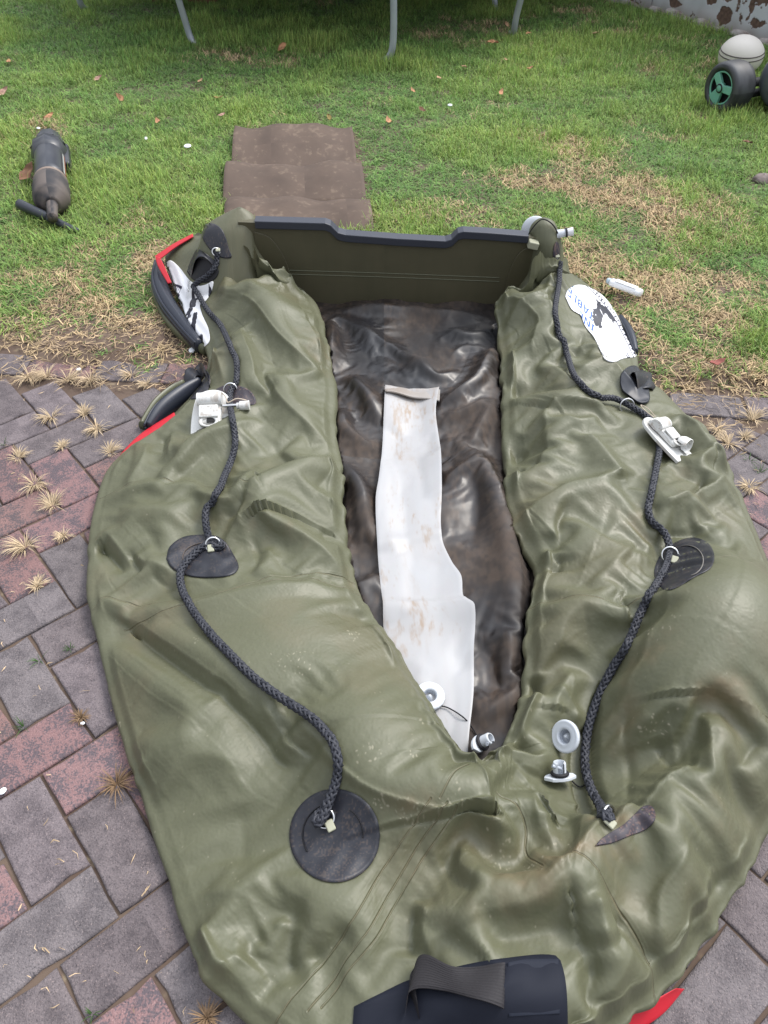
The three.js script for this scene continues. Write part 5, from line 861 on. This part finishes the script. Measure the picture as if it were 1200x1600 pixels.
// ---------------------------------------------------------------- fallen leaves and litter
{
  const leafG = [0, 1, 2].map((k) => { const n = 8, pos = [], uv = [], idx = []; for (let s = 0; s < 2; s++) for (let i = 0; i <= n; i++) for (let j = -2; j <= 2; j++) { const t = i / n, w = .42 * Math.sin(Math.PI * t ** .8) ** .9 + .004; pos.push(j / 2 * w * .5 * (1 + .1 * Math.sin(i * 2 + k)), .10 * Math.abs(j / 2) * (1 - .4 * k) + .16 * (t - .5) ** 2 * (k - .6) * 2 + .03 * Math.sin(i * 1.7 + j + k) - s * .012, t - .5); uv.push(j / 4 + .5, t); } const W = 5, S = 5 * (n + 1); for (let i = 0; i < n; i++) for (let j = 0; j < 4; j++) { const a = i * W + j; idx.push(a, a + W, a + 1, a + 1, a + W, a + W + 1, S + a, S + a + 1, S + a + W, S + a + 1, S + a + W + 1, S + a + W); } return geo(pos, idx, uv); });
  const tones = { tan: [.40, .25, .14], orange: [.40, .20, .10], pink: [.42, .25, .19], brown: [.17, .085, .045], red: [.22, .06, .045], olive: [.20, .15, .04] }, lm = {};
  for (const k in tones) lm[k] = std({ map: noisy(tones[k].map((c) => c * .6), tones[k].map((c) => c * 1.15), 4), roughness: .8 });
  reseed(41);
  for (const [u, v, s, k, l] of [
    [440, 74, .10, 'orange', 'large orange leaf in the grass right of the left trampoline leg'], [13, 96, .07, 'orange', 'orange leaf near the left edge, level with the trampoline legs'], [5, 143, .09, 'pink', 'pale pink leaf at the left edge of the lawn'], [153, 122, .07, 'pink', 'pink leaf above and right of the black pump'],
    [188, 152, .085, 'orange', 'bright orange leaf right of the black pump'], [76, 181, .07, 'orange', 'orange leaf just behind the black pump'], [246, 189, .075, 'orange', 'orange leaf left of the brown mat'], [313, 126, .06, 'tan', 'tan leaf behind the brown mat, left corner'], [341, 152, .075, 'olive', 'dark yellow leaf behind the brown mat'],
    [346, 179, .05, 'pink', 'small pale leaf touching the back of the brown mat'], [514, 183, .07, 'olive', 'yellow brown leaf behind the right end of the brown mat'], [547, 88, .06, 'tan', 'tan leaf left of the middle trampoline leg'], [562, 91, .06, 'orange', 'orange leaf close beside the middle trampoline leg'], [607, 188, .08, 'orange', 'orange leaf right of the brown mat'],
    [645, 141, .06, 'orange', 'round orange leaf in front of the middle trampoline leg'], [660, 171, .06, 'brown', 'brown leaf right of the orange ones in mid lawn'], [687, 122, .07, 'tan', 'tan leaf in mid lawn below the shade of the trampoline'], [783, 144, .07, 'orange', 'orange leaf in front of the right trampoline leg'], [828, 106, .06, 'orange', 'small orange leaf right of the right trampoline leg'],
    [770, 66, .09, 'orange', 'long orange leaf left of the right trampoline leg'], [792, 38, .07, 'tan', 'yellow leaf between the two right trampoline legs'], [826, 52, .07, 'orange', 'orange leaf behind the right trampoline leg'], [930, 52, .08, 'tan', 'pale tan leaf before the white wall'], [790, 93, .06, 'tan', 'tan leaf at the foot of the right trampoline leg'],
    [1121, 566, .08, 'red', 'reddish leaf on the dry grass right of the boat'], [42, 269, .13, 'brown', 'dark red brown leaf lying beside the black pump'], [1168, 222, .06, 'brown', 'brown leaf in front of the ride-on toy'], [725, 104, .06, 'tan', 'tan leaf between the middle and right trampoline legs'], [560, 508, .0, 'tan', '']]) {
    if (!s) continue; const y = .045 + (s > .12 ? .02 : 0), p = un(u, v, y), o = part('leaf', leafG[Math.floor(rnd() * 3)], lm[k], scene, [p[0], y, p[1]]); o.scale.setScalar(s * .82); o.rotation.set(rr(-.2, .6), rr(0, 6.28), rr(-.3, .3)); tag(o, l, 'leaf', 'fallen leaves on the lawn');
  }
  for (const [u, v, s, l] of [[703, 164, .022, 'scrap of white paper in mid lawn'], [60, 200, .015, 'white scrap just behind the black pump'], [228, 216, .014, 'white scrap between the pump and the brown mat'], [293, 228, .03, 'pale pink scrap left of the brown mat'], [123, 577, .012, 'tiny white scrap on the edging bricks'], [300, 547, .022, 'silver foil scrap under the left stern of the boat'], [4, 1236, .012, 'white scrap at the left edge on the pavers'], [129, 1130, .007, 'white pebble in a paver joint'], [566, 1, 0, '']]) { if (!s) continue; const low = v > 500, y = low ? .006 : .045, p = un(u, v, y), g = new THREE.IcosahedronGeometry(s * .5, 1); g.scale(1.3, .35, 1); const o = part('litter', g, std({ rgb: [.72, .74, .76], roughness: .4 }), scene, [p[0], y, p[1]]); o.rotation.set(.3, u, .2); tag(o, l, 'litter'); }
}
// ---------------------------------------------------------------- weeds in the paver joints
function blade(b, x, z, h, w, dir, lean, y0 = 0, seg = 3) { // b: {pos, idx, col}; c: linear colour per blade
  const cx = Math.cos(dir), cz = Math.sin(dir), s0 = b.pos.length / 3; let px = x, py = y0, pz = z, el = Math.PI / 2 - lean * .25;
  for (let i = 0; i <= seg; i++) {
    const ww = w * (1 - i / seg) ** .6 * (i === 0 ? .8 : 1); const tip = i === seg;
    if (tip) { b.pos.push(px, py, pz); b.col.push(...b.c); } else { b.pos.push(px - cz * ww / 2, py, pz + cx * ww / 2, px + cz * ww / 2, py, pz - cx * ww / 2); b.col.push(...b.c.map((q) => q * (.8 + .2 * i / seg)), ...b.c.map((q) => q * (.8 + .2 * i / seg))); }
    el -= lean / seg; px += cx * Math.cos(el) * h / seg; pz += cz * Math.cos(el) * h / seg; py += Math.sin(el) * h / seg; if (py < .003) py = .003;
  }
  for (let i = 0; i < seg - 1; i++) { const a = s0 + i * 2; b.idx.push(a, a + 1, a + 2, a + 1, a + 3, a + 2); } b.idx.push(s0 + seg * 2 - 2, s0 + seg * 2 - 1, s0 + seg * 2);
}
const grassM = std({ rgb: [1, 1, 1], roughness: .8, vertexColors: true, specularIntensity: .5, transmission: .3, thickness: 0 }), strawM = std({ rgb: [1, 1, 1], roughness: .8, vertexColors: true, specularIntensity: .3 });
reseed(53);
for (const [u, v, w, k, l] of [
  [45, 586, .11, 'dry', 'dry straw tuft in the edging joint near the left edge'], [72, 584, .10, 'dry', 'dry straw tuft in the edging joint, second from the left'], [105, 591, .10, 'dry', 'dry straw tuft in the edging joint, third from the left'], [140, 589, .10, 'dry', 'spreading straw tuft in the edging joint below the tiny white scrap'], [205, 583, .08, 'dry', 'upright straw tuft in the edging joint nearest the boat'], [228, 597, .06, 'dry', 'small straw tuft beside the left handle of the boat'],
  [80, 648, .10, 'dry', 'starry straw tuft on the grey pavers near the left edge'], [130, 644, .065, 'dry', 'straw tuft on the grey pavers between the starry one and the boat'], [150, 667, .075, 'dry', 'straw tuft on the grey pavers left of the red band'], [170, 704, .075, 'dry', 'straw tuft touching the red band of the boat'], [95, 695, .05, 'dry', 'thin straw tuft at the back row of red pavers'], [28, 712, .07, 'dry', 'sparse straw tuft at the left edge by the red pavers'],
  [52, 753, .085, 'dry', 'ragged straw tuft on the red pavers, the upper one'], [80, 786, .085, 'dry', 'ragged straw tuft on the red pavers, the lower one'], [38, 851, .095, 'dry', 'fan of straw where the red pavers meet the grey ones'], [98, 834, .05, 'dry', 'small straw tuft in the joint left of the boat bulge'], [56, 912, .055, 'dry', 'brownish straw tuft in the grey paver joint'], [180, 1222, .075, 'brown', 'bushy brown tuft against the left side of the boat'], [322, 1588, .05, 'brown', 'brown tuft under the bow at the lower edge'], [125, 1118, .04, 'brown', 'wispy brown tuft among the dark red pavers'],
  [1140, 690, .09, 'dry', 'straw tuft at the right side of the boat, nearest the lawn'], [1178, 652, .10, 'dry', 'straw tuft on the right edging bricks'], [1172, 757, .075, 'dry', 'starry straw tuft on the right pavers'], [1165, 680, .06, 'dry', 'straw tuft in the right edging joint'], [1125, 668, .08, 'dry', 'straw tuft squeezed beside the right tube'],
  [5, 690, .05, 'green', 'green sprout at the left edge of the pavers'], [60, 1028, .045, 'green', 'green sprout at the corner of a red paver'], [108, 1010, .04, 'green', 'green sprout in the joint of a grey paver near the boat'], [34, 1131, .045, 'green', 'green sprout among the pale red pavers'], [1172, 715, .06, 'green', 'green weed in the right paver joint'], [1190, 735, .06, 'green', 'green weed at the right edge of the pavers'], [142, 1582, .03, 'green', 'green sprout at the lower edge of the pavers']]) {
  const b = { pos: [], idx: [], col: [] }, n = k === 'green' ? 9 : k === 'brown' ? 80 : 90, p = un(u, v, .01), fan = rr(0, 6.28);
  for (let i = 0; i < n; i++) {
    const f = rr(.6, 1.1); b.c = k === 'green' ? [.06 * f, .13 * f, .03 * f] : k === 'brown' ? [.26 * f, .17 * f, .10 * f] : [.62 * f, .48 * f, .31 * f];
    const dir = k === 'dry' && rnd() < .55 ? fan + rr(-1, 1) : rr(0, 6.28), r = rr(0, w * .12); blade(b, Math.cos(dir) * r, Math.sin(dir) * r, w * rr(.2, .72), rr(.0012, .0028), dir, rr(1.0, 1.75), -.004);
  }
  const o = part('weed_tuft', geo(b.pos, b.idx, null, b.col), k === 'green' ? grassM : strawM, scene, [p[0], .002, p[1]]); tag(o, l, 'weed', 'weeds in the paver joints');
}
{ // loose straw on the dirt strip and the pavers
  const b = { pos: [], idx: [], col: [] }; reseed(61);
  const stick = (x, z, y, l, w, a, t) => { b.c = [.5 * t, .37 * t, .23 * t]; const s = b.pos.length / 3, c = Math.cos(a), n = Math.sin(a), e = rr(-.3, .3) * l; b.pos.push(x, y, z, x + n * w, y + .001, z - c * w, x + c * l * .5 + n * e, y + rr(.001, .008), z + n * l * .5 - c * e, x + c * l * .5 + n * (e + w), y + .004, z + n * l * .5 - c * (e + w), x + c * l, y + .001, z + n * l); for (let i = 0; i < 5; i++) b.col.push(...b.c); b.idx.push(s, s + 1, s + 2, s + 1, s + 3, s + 2, s + 2, s + 3, s + 4); };
  for (let i = 0; i < 5200; i++) { const s = rr(-.6, 3), e = -.05 + .42 * rnd() ** 1.3, x = EA[0] + edx * s + edz * e, z = EA[1] + edz * s - edx * e; if ((top(x, z) > .01 && z > -2.6) || (Math.abs(x) < .55 && z > -2.45)) continue; if (e < .1 && rnd() < .6) continue; stick(x, z, Math.max(.002, soilY(x, z)) + .003, rr(.015, .07), rr(.0010, .0024), rr(0, 6.28), rr(.45, 1.15)); }
  for (let i = 0; i < 130; i++) { const p = un(rr(-60, 330), rr(600, 1600)); if (top(...p) > .005) continue; stick(p[0], p[1], .003, rr(.006, .026), rr(.0008, .0018), rr(0, 6.28), rr(.6, 1.3)); }
  for (let i = 0; i < 60; i++) { const p = un(rr(1060, 1260), rr(650, 900)); if (top(...p) > .005) continue; stick(p[0], p[1], .003, rr(.008, .04), rr(.0008, .0018), rr(0, 6.28), rr(.6, 1.3)); }
  const o = part('straw', geo(b.pos, b.idx, null, b.col), strawM, scene); tag(o, 'loose straw strewn along the edge of the pavers', 'straw', null, 'stuff');
}
// ---------------------------------------------------------------- the lawn
{
  reseed(71);
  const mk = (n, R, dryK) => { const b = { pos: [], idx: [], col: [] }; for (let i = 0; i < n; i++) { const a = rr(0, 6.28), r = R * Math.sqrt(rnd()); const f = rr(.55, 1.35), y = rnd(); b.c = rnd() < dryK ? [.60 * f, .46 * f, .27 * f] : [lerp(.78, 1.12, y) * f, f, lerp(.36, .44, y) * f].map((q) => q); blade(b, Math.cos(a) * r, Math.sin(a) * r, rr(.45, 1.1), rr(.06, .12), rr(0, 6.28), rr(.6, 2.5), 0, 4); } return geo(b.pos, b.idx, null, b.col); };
  const green = [mk(16, .8, 0), mk(16, .8, 0), mk(14, .9, 0), mk(18, .7, 0)], straw = [mk(14, .9, 1), mk(14, .9, 1), mk(18, .8, 1)];
  const lists = { g: green.map(() => []), s: straw.map(() => []) }, m4 = new THREE.Matrix4(), qt = new THREE.Quaternion(), eu = new THREE.Euler(), cc = new THREE.Color();
  const matQ = [un(350, 368), un(585, 370), un(560, 212), un(369, 213)], inMat = (x, z) => { let c = true; for (let i = 0; i < 4; i++) { const a = matQ[i], b = matQ[(i + 1) % 4]; if ((b[0] - a[0]) * (z - a[1]) - (b[1] - a[1]) * (x - a[0]) > -.012 * 0) c = false; } return c; };
  const wq = [un(930, -2), un(1200, 74)], beyondWall = (x, z) => (wq[1][0] - wq[0][0]) * (z - wq[0][1]) - (wq[1][1] - wq[0][1]) * (x - wq[0][0]) < 0;
  const pumpA = un(84, 340), pumpB = un(76, 214), tall = [[1150, 180, .35, .05], [290, 60, .5, .03], [600, 90, .5, .02], [1000, 45, .5, .03], [40, 330, .2, .015]].map(([u, v, r, h]) => [...un(u, v), r, h]);
  for (let i = 0; i < 82000; i++) {
    const z = -1.7 - 5.9 * rnd() ** .85, hw = (-z * CS + EYE * SN) * 600 / F + .9, x = rr(-hw, hw), e = edgeD(x, z);
    if (e < .07 || (z > -2.52 && Math.abs(x) < .62) || inMat(x, z) || beyondWall(x, z) || (top(x, z) > .008 && z > -2.6)) continue;
    const pt = clamp(((x - pumpA[0]) * (pumpB[0] - pumpA[0]) + (z - pumpA[1]) * (pumpB[1] - pumpA[1])) / ((pumpB[0] - pumpA[0]) ** 2 + (pumpB[1] - pumpA[1]) ** 2)), pd = Math.hypot(x - lerp(pumpA[0], pumpB[0], pt), z - lerp(pumpA[1], pumpB[1], pt)); if (pd < .065) continue;
    const D = dry(x, z), n = fbm(x * 2.3, z * 2.3, 3), edge = sm(x < -.2 ? .16 : .08, x < -.2 ? .42 : .3, e + .2 * (n - .5)); if (rnd() > .12 + .88 * edge) continue;
    const isS = rnd() < sm(.12, .95, D) * .85; let h = (isS ? rr(.022, .045) : lerp(.022, .072, sm(.2, .8, n)) * rr(.7, 1.3)) * lerp(.6, 1, edge); if (!isS) for (const [a, b, r, k] of tall) h += k * Math.exp(-((x - a) ** 2 + (z - b) ** 2) / (r * r)) * rr(.4, 1); if (z < -5) h *= 1.25; if (!isS && vn(x * 9 + 4, z * 9) > .72) h *= 1.45;
    eu.set(rr(-.15, .15), rr(0, 6.28), rr(-.15, .15)); m4.compose(new THREE.Vector3(x, soilY(x, z) - .003, z), qt.setFromEuler(eu), new THREE.Vector3(isS ? .05 : .042, h, isS ? .05 : .042).multiply(new THREE.Vector3(1, 1, 1)));
    const L = isS ? lists.s : lists.g, t = sm(.25, .75, n) + rr(-.3, .3); if (isS) cc.setRGB(.92, .90, .90).multiplyScalar(rr(.6, 1.1)); else cc.setRGB(lerp(.19, .36, t), lerp(.32, .47, t), lerp(.20, .31, t)).multiplyScalar(rr(.7, 1.3));
    L[Math.floor(rnd() * L.length)].push([m4.clone(), cc.clone()]);
  }
  const add = (gs, ls, m, name, label) => { const G = new THREE.Group(); G.name = name; scene.add(G); tag(G, label, 'grass', null, 'stuff'); gs.forEach((g, k) => { const im = new THREE.InstancedMesh(g, m, ls[k].length); im.name = 'blades'; im.castShadow = im.receiveShadow = true; ls[k].forEach(([a, c], i) => { im.setMatrixAt(i, a); im.setColorAt(i, c); }); G.add(im); }); };
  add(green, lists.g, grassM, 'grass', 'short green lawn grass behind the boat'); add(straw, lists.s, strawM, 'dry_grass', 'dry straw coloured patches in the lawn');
}
renderer.render(scene, camera);
